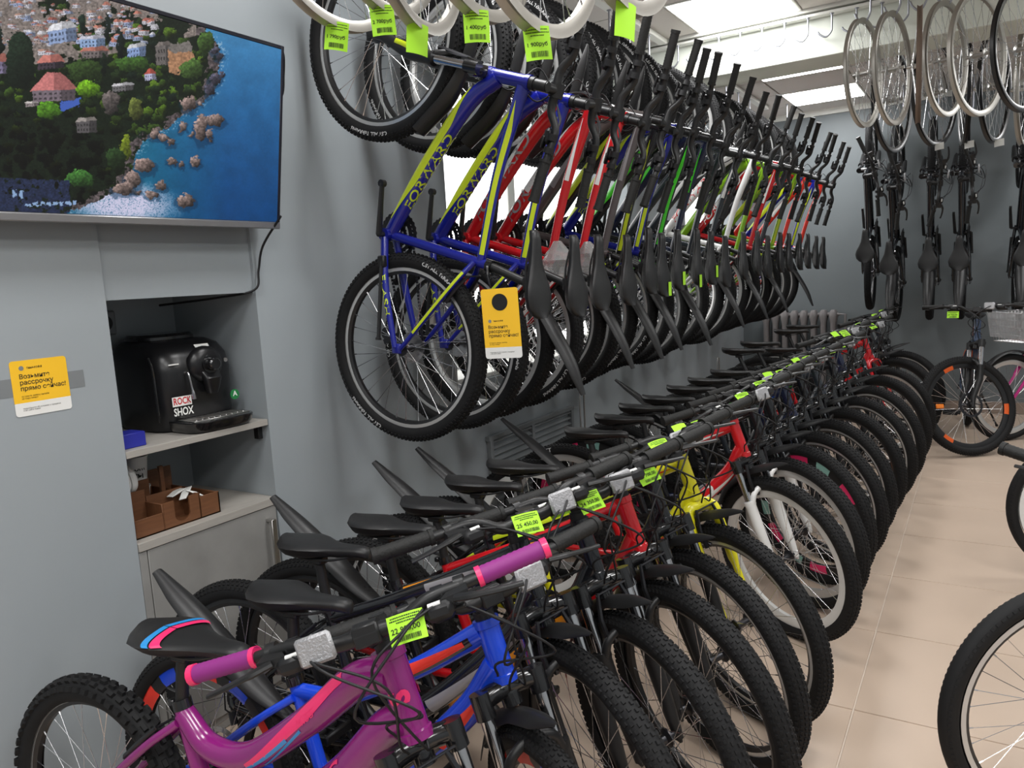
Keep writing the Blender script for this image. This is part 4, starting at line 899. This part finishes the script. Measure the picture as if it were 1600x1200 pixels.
cy = np.array([-400, 60, 140, 200, 260, 330, 390, 450, 520, 565, 610, 650, 700, 760, 850, 900, 950, 1000, 1040, 1090]); cx = np.array([980, 1000, 1010, 1070, 1085, 1070, 1070, 1035, 950, 870, 835, 745, 690, 655, 640, 625, 560, 480, 400, 290])
edge = np.interp(wy, cy, cx) + 30 * (n2 - .5); dist = edge - wx; land = dist > 0
foam = np.clip(1.15 - ((wx - 590) / 300) ** 2 - ((wy - 1020) / 130) ** 2, 0, 1); over(foam * np.clip((n5 - .22) * 4 + .55 * foam, 0, 1), C3(206, 204, 230))
over(((dist < 0) & (dist > -46)) * np.clip((n3 - .50) * 7, 0, 1) * np.clip(1.2 + dist / 46, 0, 1), C3(176, 196, 214), .8)
# wooded slope: many crowns, each lit from above
over(land * 1., C3(20, 30, 18) * (.55 + .9 * n3[..., None]))
sh = np.clip((py - 470) / 190, 0, 1) * np.clip((690 - px) / 230, 0, 1)
rs = np.random.RandomState(5); colx = px[0]
def cols(a_, b_):
    i0, i1 = np.searchsorted(colx, [a_, b_]); return slice(max(0, i0 - 1), i1 + 1)
for k in range(900):
    hx, hy = rs.uniform(-250, 1080), rs.uniform(-160, 1040); s_ = rs.uniform(9, 30); sl = cols(hx - s_ * 1.6, hx + s_ * 1.6)
    g_ = rs.rand(); c = (C3(34, 50, 26), C3(58, 82, 30), C3(86, 116, 34), C3(26, 40, 30))[rs.choice(4, p=[.4, .3, .12, .18])]
    X_, Y_ = wx[:, sl], wy[:, sl]; q = ((X_ - hx) / s_) ** 2 + ((Y_ - hy) / s_) ** 2; m = (q < 1) & land[:, sl]
    lit = np.clip(.75 - .5 * (Y_ - hy) / s_ - .25 * (X_ - hx) / s_, .2, 1.4) * (.6 + .8 * n5[:, sl]) * (1 - .78 * sh[:, sl])
    img[:, sl] = np.where(m[..., None], c * lit[..., None], img[:, sl])
rk = land & (dist < 40 + 46 * n1) & (n2 > .40); img = np.where(rk[..., None], C3(96, 86, 88) * (.3 + 1.3 * n3[..., None]), img)
town = land & (py < 215 + 130 * np.clip((700 - px) / 600, -1, .7)) & (px < 960)
img = np.where((town & (n4 + .4 * n2 > .60))[..., None], C3(150, 138, 132) * (.5 + .8 * n3[..., None]), img)
rs = np.random.RandomState(11)
def house(hx, hy, s_, hgt, wc, rc, rf=.7, sk=0.):
    sl = cols(hx - s_ * 1.5, hx + s_ * 1.5); X_, Y_ = px[:, sl] + .25 * (wx - px)[:, sl], py[:, sl] + sk * (px[:, sl] - hx) + .25 * (wy - py)[:, sl]; N3 = n3[:, sl]; P_ = img[:, sl]
    m1 = (abs(X_ - hx) < s_) & (Y_ > hy) & (Y_ < hy + hgt); shade = np.where(X_ > hx + .3 * s_, .68, 1.)
    P_ = np.where(m1[..., None], wc * (shade * (.8 + .35 * N3))[..., None], P_)
    win = m1 & (np.floor((X_ - hx) / (3 + s_ * .09)).astype(int) % 2 == 0) & (np.floor((Y_ - hy) / (3 + hgt * .16)).astype(int) % 2 == 1); P_ = np.where(win[..., None], wc * .5, P_)
    m2 = (abs(X_ - hx) < s_ * 1.12 - (hy - Y_) * .9) & (Y_ <= hy) & (Y_ > hy - hgt * rf); P_ = np.where(m2[..., None], rc * (np.where(X_ > hx, .8, 1.05) * (.8 + .4 * N3))[..., None], P_)
    img[:, sl] = P_
for k in range(330):
    hx, hy = rs.uniform(-200, 760), -150 + 400 * rs.rand() ** .8; s_ = rs.uniform(8, 26) * (.7 + .5 * (hy + 150) / 400)
    if hy > 150 + .10 * (760 - hx) and rs.rand() < .75: continue
    house(hx, hy, s_, s_ * rs.uniform(.5, 1.), [C3(206, 204, 214), C3(160, 172, 204), C3(170, 152, 146)][rs.choice(3, p=[.5, .25, .25])], [C3(190, 124, 108), C3(206, 204, 210), C3(160, 96, 86), C3(176, 140, 126)][rs.choice(4, p=[.4, .25, .2, .15])], rs.choice([.5, .9, .2]), rs.uniform(-.15, .2))
for h_ in ((20, 300, 60, 60, C3(130, 120, 150), C3(196, 122, 110), .7, .1), (262, 295, 62, 34, C3(70, 60, 70), C3(200, 124, 114), 1.1, .1), (735, 345, 28, 30, C3(190, 190, 220), C3(180, 86, 74), .9, .1), (470, 235, 62, 34, C3(120, 110, 110), C3(180, 116, 102), .8, .05), (320, 130, 66, 66, C3(150, 170, 210), C3(220, 220, 226), .5, .2), (460, 175, 60, 40, C3(150, 176, 216), C3(200, 200, 214), .4, .1), (670, 215, 45, 50, C3(140, 164, 210), C3(200, 200, 205), .4, .2), (800, 205, 38, 95, C3(112, 106, 104), C3(120, 112, 108), .2, .1), (600, 405, 50, 28, C3(110, 108, 110), C3(196, 194, 198), .5, .1), (165, 505, 30, 16, C3(150, 140, 140), C3(206, 200, 196), .6, .1), (420, 590, 48, 60, C3(92, 88, 90), C3(150, 142, 138), .3, .1)): house(*h_)
house(272, 435, 102, 56, C3(126, 112, 122), C3(196, 120, 118), 1.6, .08)
over((abs(wx - 345) < 48) & (abs(wy - 505 + .3 * (px - 345)) < 22), C3(66, 96, 180)); over((abs(wx - 885) < 60) & (wy > 225) & (wy < 340) & land, C3(180, 134, 100) * (.6 + .7 * n3[..., None])); over((((wx - 885) / 62) ** 2 + ((wy - 215) / 26) ** 2 < 1) & land, C3(124, 118, 114) * (.7 + .5 * n3[..., None]))
for (tx, ty, rx, ry, c) in ((120, 290, 66, 150, C3(28, 42, 30)), (20, 190, 30, 80, C3(28, 40, 34)), (590, 190, 15, 78, C3(26, 38, 34)), (535, 120, 13, 78, C3(26, 38, 34)), (415, 110, 18, 50, C3(30, 44, 36)), (510, 300, 15, 60, C3(22, 34, 24)), (420, 335, 84, 58, C3(52, 74, 34)), (240, 540, 58, 45, C3(84, 138, 34)), (430, 425, 56, 42, C3(108, 160, 30)), (650, 295, 84, 40, C3(62, 96, 38)), (380, 890, 68, 45, C3(62, 112, 48)), (610, 720, 26, 66, C3(112, 128, 34)), (660, 520, 32, 58, C3(96, 106, 50)), (940, 320, 58, 50, C3(74, 104, 48)), (540, 490, 40, 60, C3(100, 92, 90)), (1010, 190, 44, 56, C3(64, 92, 40)), (560, 780, 50, 60, C3(38, 60, 30))):
    q = ((wx - tx) / rx) ** 2 + ((wy - ty) / ry) ** 2; lit = np.clip(.85 - .4 * (wy - ty) / ry - .2 * (wx - tx) / rx, .25, 1.4) * (.45 + 1.1 * n3); over((q < 1) * 1., c * lit[..., None])
for (rx_, ry_, a_, b_) in ((1050, 575, 50, 28), (985, 610, 30, 66), (1030, 650, 18, 28), (892, 608, 20, 26), (935, 645, 12, 12), (958, 785, 26, 28), (908, 990, 44, 34), (835, 790, 26, 18), (755, 650, 26, 28), (800, 665, 28, 22), (833, 688, 24, 22), (700, 810, 46, 38), (640, 890, 36, 46), (735, 968, 34, 20), (780, 915, 28, 26), (650, 955, 30, 12), (925, 490, 36, 36), (1055, 365, 30, 28), (1088, 345, 14, 12), (1030, 420, 22, 34), (1075, 260, 22, 16), (1055, 230, 20, 18), (590, 940, 50, 34), (885, 800, 14, 20), (985, 490, 8, 16)):
    q = ((wx - rx_) / a_) ** 2 + ((wy - ry_) / b_) ** 2; over(np.clip((1.5 - (((wx - rx_) / (a_ * 1.25)) ** 2 + ((wy - ry_ - b_ * .45) / (b_ * 1.1)) ** 2)) * 2, 0, 1), C3(10, 44, 74), .5)
    lit = np.clip(.85 - .45 * (wy - ry_) / b_ - .3 * (wx - rx_) / a_, .15, 1.5) * (.35 + 1.2 * n3); over((q < 1) * 1., (C3(142, 122, 116) if ry_ > 450 else C3(78, 76, 92)) * lit[..., None])
over(land & (py > 905) & (wx < 330) & (n2 > .36), C3(38, 48, 78) * (.5 + .9 * n3[..., None]))
for k in range(10):
    hx = 60 + 32 * k; over((abs(wx - hx) < 10) & (abs(wy - (985 if k < 2 else 1050 - 3 * k)) < (22 if k < 2 else 10)), C3(140, 168, 206))
lin = np.clip(img, 0, 255) / 255; lin = np.where(lin <= .04045, lin / 12.92, ((lin + .055) / 1.055) ** 2.4)
sv = np.stack([(uu - .5) * (TW - .024), .02 + vv * (TH - .032), np.full(uu.shape, .0005)], -1).reshape(-1, 3)
idx = np.arange(NX * NY).reshape(NY, NX); fq = np.stack([idx[:-1, :-1], idx[:-1, 1:], idx[1:, 1:], idx[1:, :-1]], -1).reshape(-1, 4)
me = bpy.data.meshes.new('screen'); me.from_pydata(sv.tolist(), [], fq.tolist()); me.materials.append(None)
ca = me.color_attributes.new('picture', 'FLOAT_COLOR', 'POINT'); ca.data.foreach_set('color', np.concatenate([lin.reshape(-1, 3), np.ones((NX * NY, 1))], 1).astype(np.float32).ravel())
ms = bpy.data.materials.new('tv_screen'); ms.use_nodes = True; nt = ms.node_tree; b = nt.nodes['Principled BSDF']; b.inputs['Base Color'].default_value = (.01, .01, .01, 1); b.inputs['Roughness'].default_value = .35; b.inputs['Specular IOR Level'].default_value = .2
at_ = nt.nodes.new('ShaderNodeAttribute'); at_.attribute_name = 'picture'; nt.links.new(at_.outputs['Color'], b.inputs['Emission Color']); b.inputs['Emission Strength'].default_value = TV_E
ob('screen', me, ms, TV)
iv = TV.matrix_basis.inverted()
mb = MB(); mb.tube([iv @ Vector(p) for p in cat([(WX + .14, 1.8, 1.69), (WX + .04, 1.80, 1.6), (WX + .012, 1.795, 1.52), (WX + .012, 1.77, 1.455), (WX - .1, 1.70, 1.435), (WX - .3, 1.62, 1.42)], 8)], .004, 6); ob('power_cable', mb, MT['black'], TV)
mb = MB(); mb.tube([iv @ Vector(p) for p in cat([(WX + .19, 1.825, 2.216), (WX + .175, 1.845, 2.19), (WX + .165, 1.847, 2.14), (WX + .165, 1.83, 2.07), (WX + .12, 1.81, 2.05)], 6)], .0028, 6); ob('aerial_cable', mb, MT['black'], TV)

# ------------------------------------------------------------------ niche: cabinet, shelf and what stands on them
XN = WX - .455
cab = empty('cabinet', Matrix.Translation((WX - .2, (NY0 + NY1) / 2, 0))); tag(cab, 'grey concrete look cabinet built into the wall niche', 'cabinet'); OC = np.array([WX - .2, (NY0 + NY1) / 2, 0])
def cb(name, x0, x1, y0, y1, z0, z1, m, par=cab, ch=.001, O=OC):
    mb = MB(); mb.box(np.array([(x0 + x1) / 2, (y0 + y1) / 2, (z0 + z1) / 2]) - O, (x1 - x0, y1 - y0, z1 - z0), ch=ch); return ob(name, mb, MT[m], par)
cb('carcass', XN + .01, WX - .022, NY0 + .004, NY1 - .004, .0, .699, 'concrete'); cb('side_panel', WX - .02, WX - .002, NY0 + .003, NY0 + .028, 0, .698, 'concrete')
dr = cb('door', WX - .02, WX - .001, NY0 + .031, NY1 - .006, .06, .698, 'concrete'); mb = MB()
mb.box(np.array([WX + .03, NY1 - .048, .565]) - OC, (.008, .02, .19), ch=.001)
for z in (.475, .655): mb.box(np.array([WX + .014, NY1 - .048, z]) - OC, (.032, .014, .01), ch=.001)
ob('handle', mb, MT['alu'], dr)
wt = boxes('worktop', [(XN + .002, WX + .004, NY0 + .002, NY1 - .002, .701, .727)], MT['worktop'], .001); tag(wt, 'pale grey wood look worktop on the niche cabinet', 'worktop')
sh_ = empty('shelf', Matrix.Translation((WX - .2, (NY0 + NY1) / 2, .985))); tag(sh_, 'pale grey wood look shelf carrying the coffee machine', 'shelf'); OS = np.array([WX - .2, (NY0 + NY1) / 2, .985])
cb('board', XN + .002, WX - .002, NY0 + .002, NY1 - .002, .985, 1.006, 'worktop', sh_, .001, OS); cb('bracket', WX - .06, WX - .035, NY1 - .02, NY1 - .001, .935, .985, 'satin', sh_, .002, OS); cb('bracket', WX - .06, WX - .035, NY0 + .001, NY0 + .02, .935, .985, 'satin', sh_, .002, OS)
# coffee machine
CMx, CMy, CMz = WX - .262, 1.617, 1.0062
CM = empty('coffee_machine', Matrix.Translation((CMx, CMy, CMz)) @ Matrix.Rotation(math.radians(-3), 4, 'Z') @ Matrix.Scale(1.04, 4)); tag(CM, 'black espresso machine with ROCK SHOX sticker on the niche shelf', 'coffee machine')
def srect(cx, cy, hx, hy, z, e=4., n=40):
    return [(cx + hx * math.copysign(abs(math.cos(t)) ** (2 / e), math.cos(t)), cy + hy * math.copysign(abs(math.sin(t)) ** (2 / e), math.sin(t)), z) for t in (2 * PI * k / n for k in range(n))]
mb = MB(); mb.rings([srect(-.01, 0, .15, .135, .004), srect(-.01, 0, .158, .142, .02), srect(-.01, 0, .16, .145, .12), srect(-.008, 0, .164, .146, .19), srect(-.014, 0, .158, .142, .235), srect(-.025, 0, .14, .13, .268), srect(-.035, 0, .11, .105, .284)]); ob('body', mb, MT['machine'], CM)
mb = MB(); mb.rings([srect(-.06, 0, .085, .095, .28, 3), srect(-.06, 0, .09, .10, .286, 3), srect(-.06, 0, .09, .10, .296, 3), srect(-.06, 0, .08, .09, .305, 3)]); ob('bean_lid', mb, MT['gloss'], CM)
mb = MB(); mb.rings([[(.15 + .028 * math.sin(PI * .5 * k / 6), .018 + (.062 - .0012 * k * k) * math.cos(t), .205 + (.058 - .0012 * k * k) * math.sin(t)) for t in (2 * PI * j / 28 for j in range(28))] for k in range(7)]); ob('control_dome', mb, MT['machine'], CM)
mb = MB(); mb.rings([[(.172 + d, .022 + rr * math.cos(t), .205 + rr * math.sin(t)) for t in (2 * PI * j / 20 for j in range(20))] for d, rr in ((0, .03), (.012, .03), (.012, .022), (.034, .02), (.038, .016))]); ob('knob', mb, MT['gloss'], CM)
mb = MB(); mb.rings([srect(.165, .022, .012, .034, .185, 3, 20), srect(.178, .022, .02, .03, .16, 3, 20), srect(.176, .022, .018, .022, .13, 3, 20), srect(.172, .022, .014, .016, .11, 3, 20)]); ob('spout', mb, MT['machine'], CM)
mb = MB(); mb.tube(cat([(.152, -.055, .185), (.168, -.052, .18), (.17, -.045, .13), (.17, -.042, .1)], 5), [.0035] * 11 + [.006] * 5, 8); ob('steam_wand', mb, MT['steel'], CM)
mb = MB(); mb.rings([srect(.17, .005, .085, .11, .004, 4), srect(.172, .005, .09, .116, .012, 4), srect(.174, .005, .095, .12, .034, 4), srect(.174, .005, .092, .118, .037, 4)]); ob('drip_tray', mb, MT['gloss'], CM)
mb = MB(); mb.box((.195, .005, .0385), (.09, .20, .003), ch=.001)
for k in range(9): mb.box((.195, -.08 + .0212 * k, .041), (.07, .006, .003), ch=.001)
ob('drip_grille', mb, MT['alu'], CM)
mb = MB(); mb.tube(cat([(.13, -.142, .04), (.134, -.146, .08), (.13, -.146, .2), (.11, -.144, .24)], 5), .004, 6); ob('side_seam', mb, MT['gloss'], CM)
def plate(par, name, m, O, xax, yax, w_, h_, eps=.0006, th=.0008, ch=0.):
    nz = np.cross(xax, yax); mb = MB(); mb.box(np.asarray(O), (w_, h_, th), R=np.array([xax, yax, nz]).T); return ob(name, mb, MT[m] if isinstance(m, str) else m, par)
def flat_text(par, name, body, m, O, xax, yax, size, bold=.01, sx=1., align='CENTER'):
    V, F = text_geo(body, size, bold, align); mb = MB(); mb.add([np.asarray(O) + v[0] * sx * np.asarray(xax) + v[1] * np.asarray(yax) for v in V], F); return ob(name, mb, MT[m] if isinstance(m, str) else m, par)
ya, za = np.array([0, 1., 0]), np.array([0, 0, 1.])
MT['stickred'] = mat('sticker_red', srgb(196, 30, 44), .5); MT['stickgreen'] = mat('sticker_green', srgb(30, 120, 62), .5)
st = plate(CM, 'sticker', 'paper', (.1535, -.075, .098), ya, za, .066, .03); flat_text(st, 'sticker_print', 'ROCK', 'stickred', (.1545, -.075, .098), ya, za, .03, .022, .72)
flat_text(CM, 'sticker_lettering', 'SHOX', 'paper', (.1535, -.073, .064), ya, za, .034, .022, .72)
mb = MB(); mb.rings([[(.156 + d, .115 + .017 * math.cos(t), .09 + .017 * math.sin(t)) for t in (2 * PI * j / 24 for j in range(24))] for d in (-.002, .0008)]); st = ob('round_sticker', mb, MT['stickgreen'], CM); flat_text(st, 'sticker_print', 'A', 'paper', (.1578, .115, .092), ya, za, .024, .02)
plate(CM, 'nameplate', 'paper', (.128, .03, .263), ya, nrm((-.5, 0, .55)), .05, .012); plate(CM, 'nameplate', 'paper', (.1545, -.09, .215), ya, za, .035, .004)
mb = MB(); mb.tube([(.165, .085, .21), (.17, .085, .21)], .007, 12); ob('button', mb, MT['alu'], CM)
bx_ = MB(); bx_.box((0, 0, .022), (.075, .085, .044), ch=.002); o_ = ob('storage_box', bx_, MT['blueplastic'], None, Matrix.Translation((WX - .075, NY0 + .05, 1.0062))); tag(o_, 'small blue box beside the coffee machine', 'box')
# socket in the niche
so = empty('power_socket', Matrix.Translation((XB + .001, 1.50, 1.37))); tag(so, 'grey power socket on the back of the niche above the coffee machine', 'socket')
mb = MB(); mb.box((.012, 0, 0), (.02, .085, .085), ch=.006); ob('plate', mb, MT['grille'], so); mb = MB(); mb.lathe([(.005, .018), (.024, .018), (.026, .026), (.005, .026)], 20, axis='x', closed=True); ob('insert', mb, MT['satin'], so)
# wooden caddy
cd_ = empty('coffee_caddy', Matrix.Translation((WX - .16, 1.425, .7275))); tag(cd_, 'brown wooden caddy with compartments for cups and sugar on the worktop', 'caddy'); OD = np.array([WX - .16, 1.425, .7275])
def cp_(x0, x1, y0, y1, h): cb('panel', x0, x1, y0, y1, .7275, .7275 + h, 'caddywood', cd_, .0008, OD)
xf, xm, xbk, xk = WX - .035, WX - .12, WX - .20, WX - .29; T_ = .006
cb('base_panel', xk, xf, 1.272, 1.578, .7275, .7325, 'caddywood', cd_, .0008, OD)
cp_(xf - T_, xf, 1.272, 1.372, .058); cp_(xf - T_, xf, 1.503, 1.578, .072)
for y in (1.372, 1.503): cp_(xk, xf, y - T_ / 2, y + T_ / 2, .085)
cp_(xk, xf, 1.272, 1.278, .075); cp_(xk, xf, 1.572, 1.578, .07); cp_(xm - T_, xm, 1.278, 1.372, .125); cp_(xm - T_, xm, 1.375, 1.503, .1); cp_(xk, xk + T_, 1.272, 1.578, .14); cp_(xbk - T_, xbk, 1.278, 1.44, .135)
mb = MB(); h_ = .085; P = [(1.375, 0), (1.503, 0), (1.503, h_), (1.466, h_)] + [(1.4385 + .0275 * math.cos(t), .035 + .0275 * math.sin(t) * .8) for t in np.linspace(0, -PI, 10)] + [(1.411, h_), (1.375, h_)]
mb.rings([[np.array([x, y, .7275 + z]) - OD for y, z in P] for x in (xf - T_, xf)]); ob('notched_panel', mb, MT['caddywood'], cd_)
cp_(xk + .1, xk + .112, 1.468, 1.482, .17)
def cup(loc, h, r0, r1, label, up=True, grp=None, tilt=(0, 0)):
    mb = MB(); mb.lathe([(r0, 0), (r1, h), (r1 + .002, h + .001), (r1 + .002, h - .003), (r1 - .002, h - .002), (r0 - .001, .002), (.001, .002), (.001, 0)], 28, axis='z'); return tag(ob('paper_cup', mb, MT['paper'], None, Matrix.Translation(loc) @ Matrix.Rotation(tilt[0], 4, 'X') @ Matrix.Rotation(tilt[1], 4, 'Y')), label, 'cup', grp)
c_ = cup((xbk - .045, 1.43, .7335 + .17), .11, .04, .031, 'upturned white paper cup with black print in the wooden caddy') if 0 else cup((xbk - .045, 1.43, .7335), .10, .026, .035, 'white paper cup with black print in the wooden caddy')
c2 = cup((xbk - .045, 1.43, .825), .11, .026, .0375, 'white paper cup stacked inside the printed cup of the caddy')
V, F = text_geo('com\nты', .026, .02); mb = MB(); mb.add([((.0335 + .09 * (v[1]) * .1) * math.cos(v[0] / .034 - .4), (.0335 + .009 * v[1]) * math.sin(v[0] / .034 - .4), .062 + v[1]) for v in V], F); ob('cup_print', mb, MT['ink'], c2)
for k in range(3):
    cup((xm - .045, 1.295 + .022 * k, .735), .088, .020, .027, 'white paper cup stack leaning in the caddy', grp='cups at the left of the caddy') if 0 else None
    mb = MB(); mb.lathe([(.0, 0), (.036, 0), (.038, .004), (.038, .010), (.034, .016), (0, .016)], 28, axis='y', closed=False); tag(ob('cup_lid', mb, MT['paper'], None, Matrix.Translation((xm - .045, 1.292 + .022 * k, .885)) @ Matrix.Rotation(.1, 4, 'X') @ Matrix.Scale(1.25, 4)), 'white plastic cup lid standing on edge in the caddy', 'lid', 'cup lids in the caddy')
for k, (x, y, z, r) in enumerate(((xf - .05, 1.49, .81, .5), (xf - .03, 1.51, .805, -.6), (xf - .07, 1.47, .815, .2))):
    mb = MB(); mb.rings([[(-.012, -.03, 0), (.012, -.03, 0), (.012, -.03, .002), (-.012, -.03, .002)], [(-.012, 0, -.001), (.012, 0, -.001), (.012, 0, .006), (-.012, 0, .006)], [(-.012, .03, 0), (.012, .03, 0), (.012, .03, .002), (-.012, .03, .002)]]); tag(ob('sugar_sachet', mb, MT['paper'], None, Matrix.Translation((x, y, z)) @ Matrix.Rotation(r, 4, 'X') @ Matrix.Rotation(r, 4, 'Z')), 'white paper sugar sachet lying on the wooden caddy', 'sachet', 'sugar sachets on the caddy')

# ------------------------------------------------------------------ stickers, cards and wall fittings
def promo(M, w_, h_, label, hole=False):
    e = empty('promo_card', M); tag(e, label, 'sticker' if not hole else 'card', None); hy = h_ / 2; cut = .24 if not hole else .16
    def rr(w2, y0, y1, rad, top, bot, z):
        P = []
        for (cx, cy, t0) in ((w2 - rad, y1 - rad, 0), (-w2 + rad, y1 - rad, PI / 2), (-w2 + rad, y0 + rad, PI), (w2 - rad, y0 + rad, 1.5 * PI)):
            rd = rad if (cy > (y0 + y1) / 2 and top) or (cy < (y0 + y1) / 2 and bot) else .0004
            sx = 1 if cx > 0 else -1; sy = 1 if cy > (y0 + y1) / 2 else -1
            for k in range(5): t = t0 + PI / 2 * k / 4; P.append((cx + sx * (rad - rd) + rd * math.cos(t), cy + sy * (rad - rd) + rd * math.sin(t), z))
        return P
    ysp = -hy + h_ * cut; mb = MB(); mb.rings([rr(w_ / 2, ysp, hy, .008, True, False, z) for z in (0, .0012)]); ob('yellow_field', mb, MT['sticker'], e)
    mb = MB(); mb.rings([rr(w_ / 2, -hy, ysp, .008, False, True, z) for z in (0, .0012)]); ob('white_field', mb, MT['paper'], e)
    xa, yb_ = (1, 0, 0), (0, 1, 0); s_ = w_ / .143; top_ = hy if not hole else hy - h_ * .38
    MT.setdefault('ink2', mat('dark_print', (.03, .022, .01), .7))
    flat_text(e, 'headline', 'Возьмите\nрассрочку\nпрямо сейчас!', 'ink2', (-w_ * .37, top_ - .058 * s_, .0018), xa, yb_, .0165 * s_, .014, 1.0, 'LEFT')
    flat_text(e, 'brand_line', 'тинькофф', 'ink2', (-w_ * .22, top_ - .02 * s_, .0018), xa, yb_, .0085 * s_, .01, 1.0, 'LEFT')
    flat_text(e, 'small_print', 'оставьте заявку онлайн\nза пару минут', 'ink2', (-w_ * .37, ysp + .014 * s_, .0018), xa, yb_, .006 * s_, .0, 1.0, 'LEFT')
    flat_text(e, 'small_print', 'подробности об условиях у продавца\nи на сайте банка', 'ink2', (-w_ * .37, -hy + h_ * cut * .5, .0018), xa, yb_, .0052 * s_, .0, 1.0, 'LEFT')
    mb = MB(); mb.rings([[(-w_ * .31 + .006 * s_ * math.cos(t), top_ - .02 * s_ + .006 * s_ * math.sin(t), z) for t in (2 * PI * k / 16 for k in range(16))] for z in (.001, .0019)]); ob('crest', mb, MT['grille'], e)
    if hole:
        mb = MB(); mb.rings([[(.0 + .026 * math.cos(t), hy - .042 + .026 * math.sin(t), z) for t in (2 * PI * k / 24 for k in range(24))] for z in (.0008, .0022)]); ob('hanger_hole', mb, MT['black'], e)
    return e
promo(mat3((0, 1, 0), (0, 0, 1), (1, 0, 0), (WX + .0006, 1.05, 1.2335)), .143, .145, 'yellow and white instalment sticker on the wall beside the niche')
tp = boxes('tape_strip', [(WX, WX + .0008, .90, 1.165, 1.215, 1.262)], MT['tape'] if 'tape' in MT else mat('grey_tape', srgb(126, 130, 132), .35)); tag(tp, 'strip of grey tape on the wall behind the yellow sticker', 'tape')
promo(mat3((.985, .17, 0), (.0, 0, 1), (.17, -.985, 0), (-1.262, 1.985, 1.31)) @ Matrix.Rotation(math.radians(1.5), 4, 'Z'), .122, .215, 'yellow and white hanger card on the first hanging blue bike', True)
# louvred grille under the window, rack hoops, radiator
gr = empty('wall_grille', Matrix.Translation((WX, 3.585, .12))); tag(gr, 'grey louvred wooden grille on the wall under the window', 'grille'); OG = np.array([WX, 3.585, .12])
mb = MB()
for y in (3.13, 3.55, 4.02): mb.box(np.array([WX + .014, y + .012, .39]) - OG, (.028, .026, .54), ch=.002)
for z in (.13, .65): mb.box(np.array([WX + .014, 3.587, z]) - OG, (.026, .94, .024), ch=.002)
ob('frame', mb, MT['grille'], gr)
for (y0, y1) in ((3.157, 3.548), (3.577, 4.018)):
    mb = MB(); mb.box((0, 0, 0), (.022, y1 - y0, .006), R=np.array(Matrix.Rotation(math.radians(35), 3, 'Y')), ch=.001); me = mb.mesh('slat')
    for k in range(15): ob('slat', me, MT['grille'], gr, Matrix.Translation(Vector(np.array([WX + .014, (y0 + y1) / 2, .16 + .0335 * k]) - OG)))
for k, (y, zt) in enumerate(((4.075, .735), (6.86, .62))):
    mb = MB(); mb.tube([(0, -.028, 0), (0, -.028, zt - .028)] + [(0, -.028 * math.cos(t), zt - .028 + .028 * math.sin(t)) for t in np.linspace(0, PI, 9)][1:-1] + [(0, .028, zt - .028), (0, .028, 0)], .0055, 8)
    for s_ in (-1, 1): mb.tube([(0, s_ * .028, 0), (0, s_ * .028, .006)], .016, 10)
    tag(ob('rack_hoop', mb, MT['alu'], None, Matrix.Translation((WX + .07, y, .0006))), ('tall' if k == 0 else 'short') + ' steel rack hoop standing by the left wall', 'rack hoop')
ra = empty('radiator', Matrix.Translation((-1.55, YB - .09, .12))); tag(ra, 'grey cast iron radiator on the back wall', 'radiator')
mb = MB()
for k in range(9):
    pass
mb.rings([srect(0, 0, .024, .05, z, 4, 16) for z in (.0, .02)] + [srect(0, 0, .03, .055, .04, 4, 16), srect(0, 0, .034, .06, .08, 4, 16), srect(0, 0, .026, .05, .12, 4, 16), srect(0, 0, .026, .05, .72, 4, 16), srect(0, 0, .036, .06, .77, 4, 16), srect(0, 0, .036, .06, .82, 4, 16), srect(0, 0, .02, .045, .845, 4, 16)]); sec = mb.mesh('section', 50)
for k in range(8): ob('section', sec, MT['radiator'], ra, Matrix.Translation((-.315 + .09 * k, 0, 0)))
mb = MB()
for z in (.07, .80): mb.tube([(-.36, 0, z), (.36, 0, z)], .02, 10)
mb.tube([(.36, 0, .80), (.42, 0, .80), (.42, 0, .2)], .012, 8); ob('pipe', mb, MT['radiator'], ra)
# clear plastic bags wrapped round parts of two hanging bikes
for k, y in enumerate((2.55, 2.80)):
    rs2 = random.Random(k); mb = MB(); R = []
    for j in range(7):
        z = j / 6; rad = .045 * math.sin(PI * (.12 + .8 * z)); R.append([(rad * 1.2 * math.cos(2 * PI * i / 12) * rs2.uniform(.75, 1.25), rad * math.sin(2 * PI * i / 12) * rs2.uniform(.75, 1.25), .14 * z - .07) for i in range(12)])
    mb.rings(R); tag(ob('plastic_bag', mb.mesh('plastic_bag', 15), MT['plasticbag'], None, Matrix.Translation((-1.33, y - .05, 1.50))), 'crumpled clear plastic bag tied to the %s hanging bike' % ORD[2 + k], 'plastic bag')
# small green tags on the saddles of hanging bikes
for (y, zz, sl, n_) in ((3.23, 1.36, -.035, 6), (3.42, 1.40, -.03, 7), (3.66, 1.38, -.03, 8), (3.93, 1.42, -.03, 9)):
    price_tag(mat3((0, 1, 0), (0, 0, 1), (1, 0, 0), (-2.07 + .899, y - .0, zz)) , 'small green tag on saddle of the %s hanging bike from television' % ORD[n_ - 1], None, .035, .06, .001, 'green saddle tags')
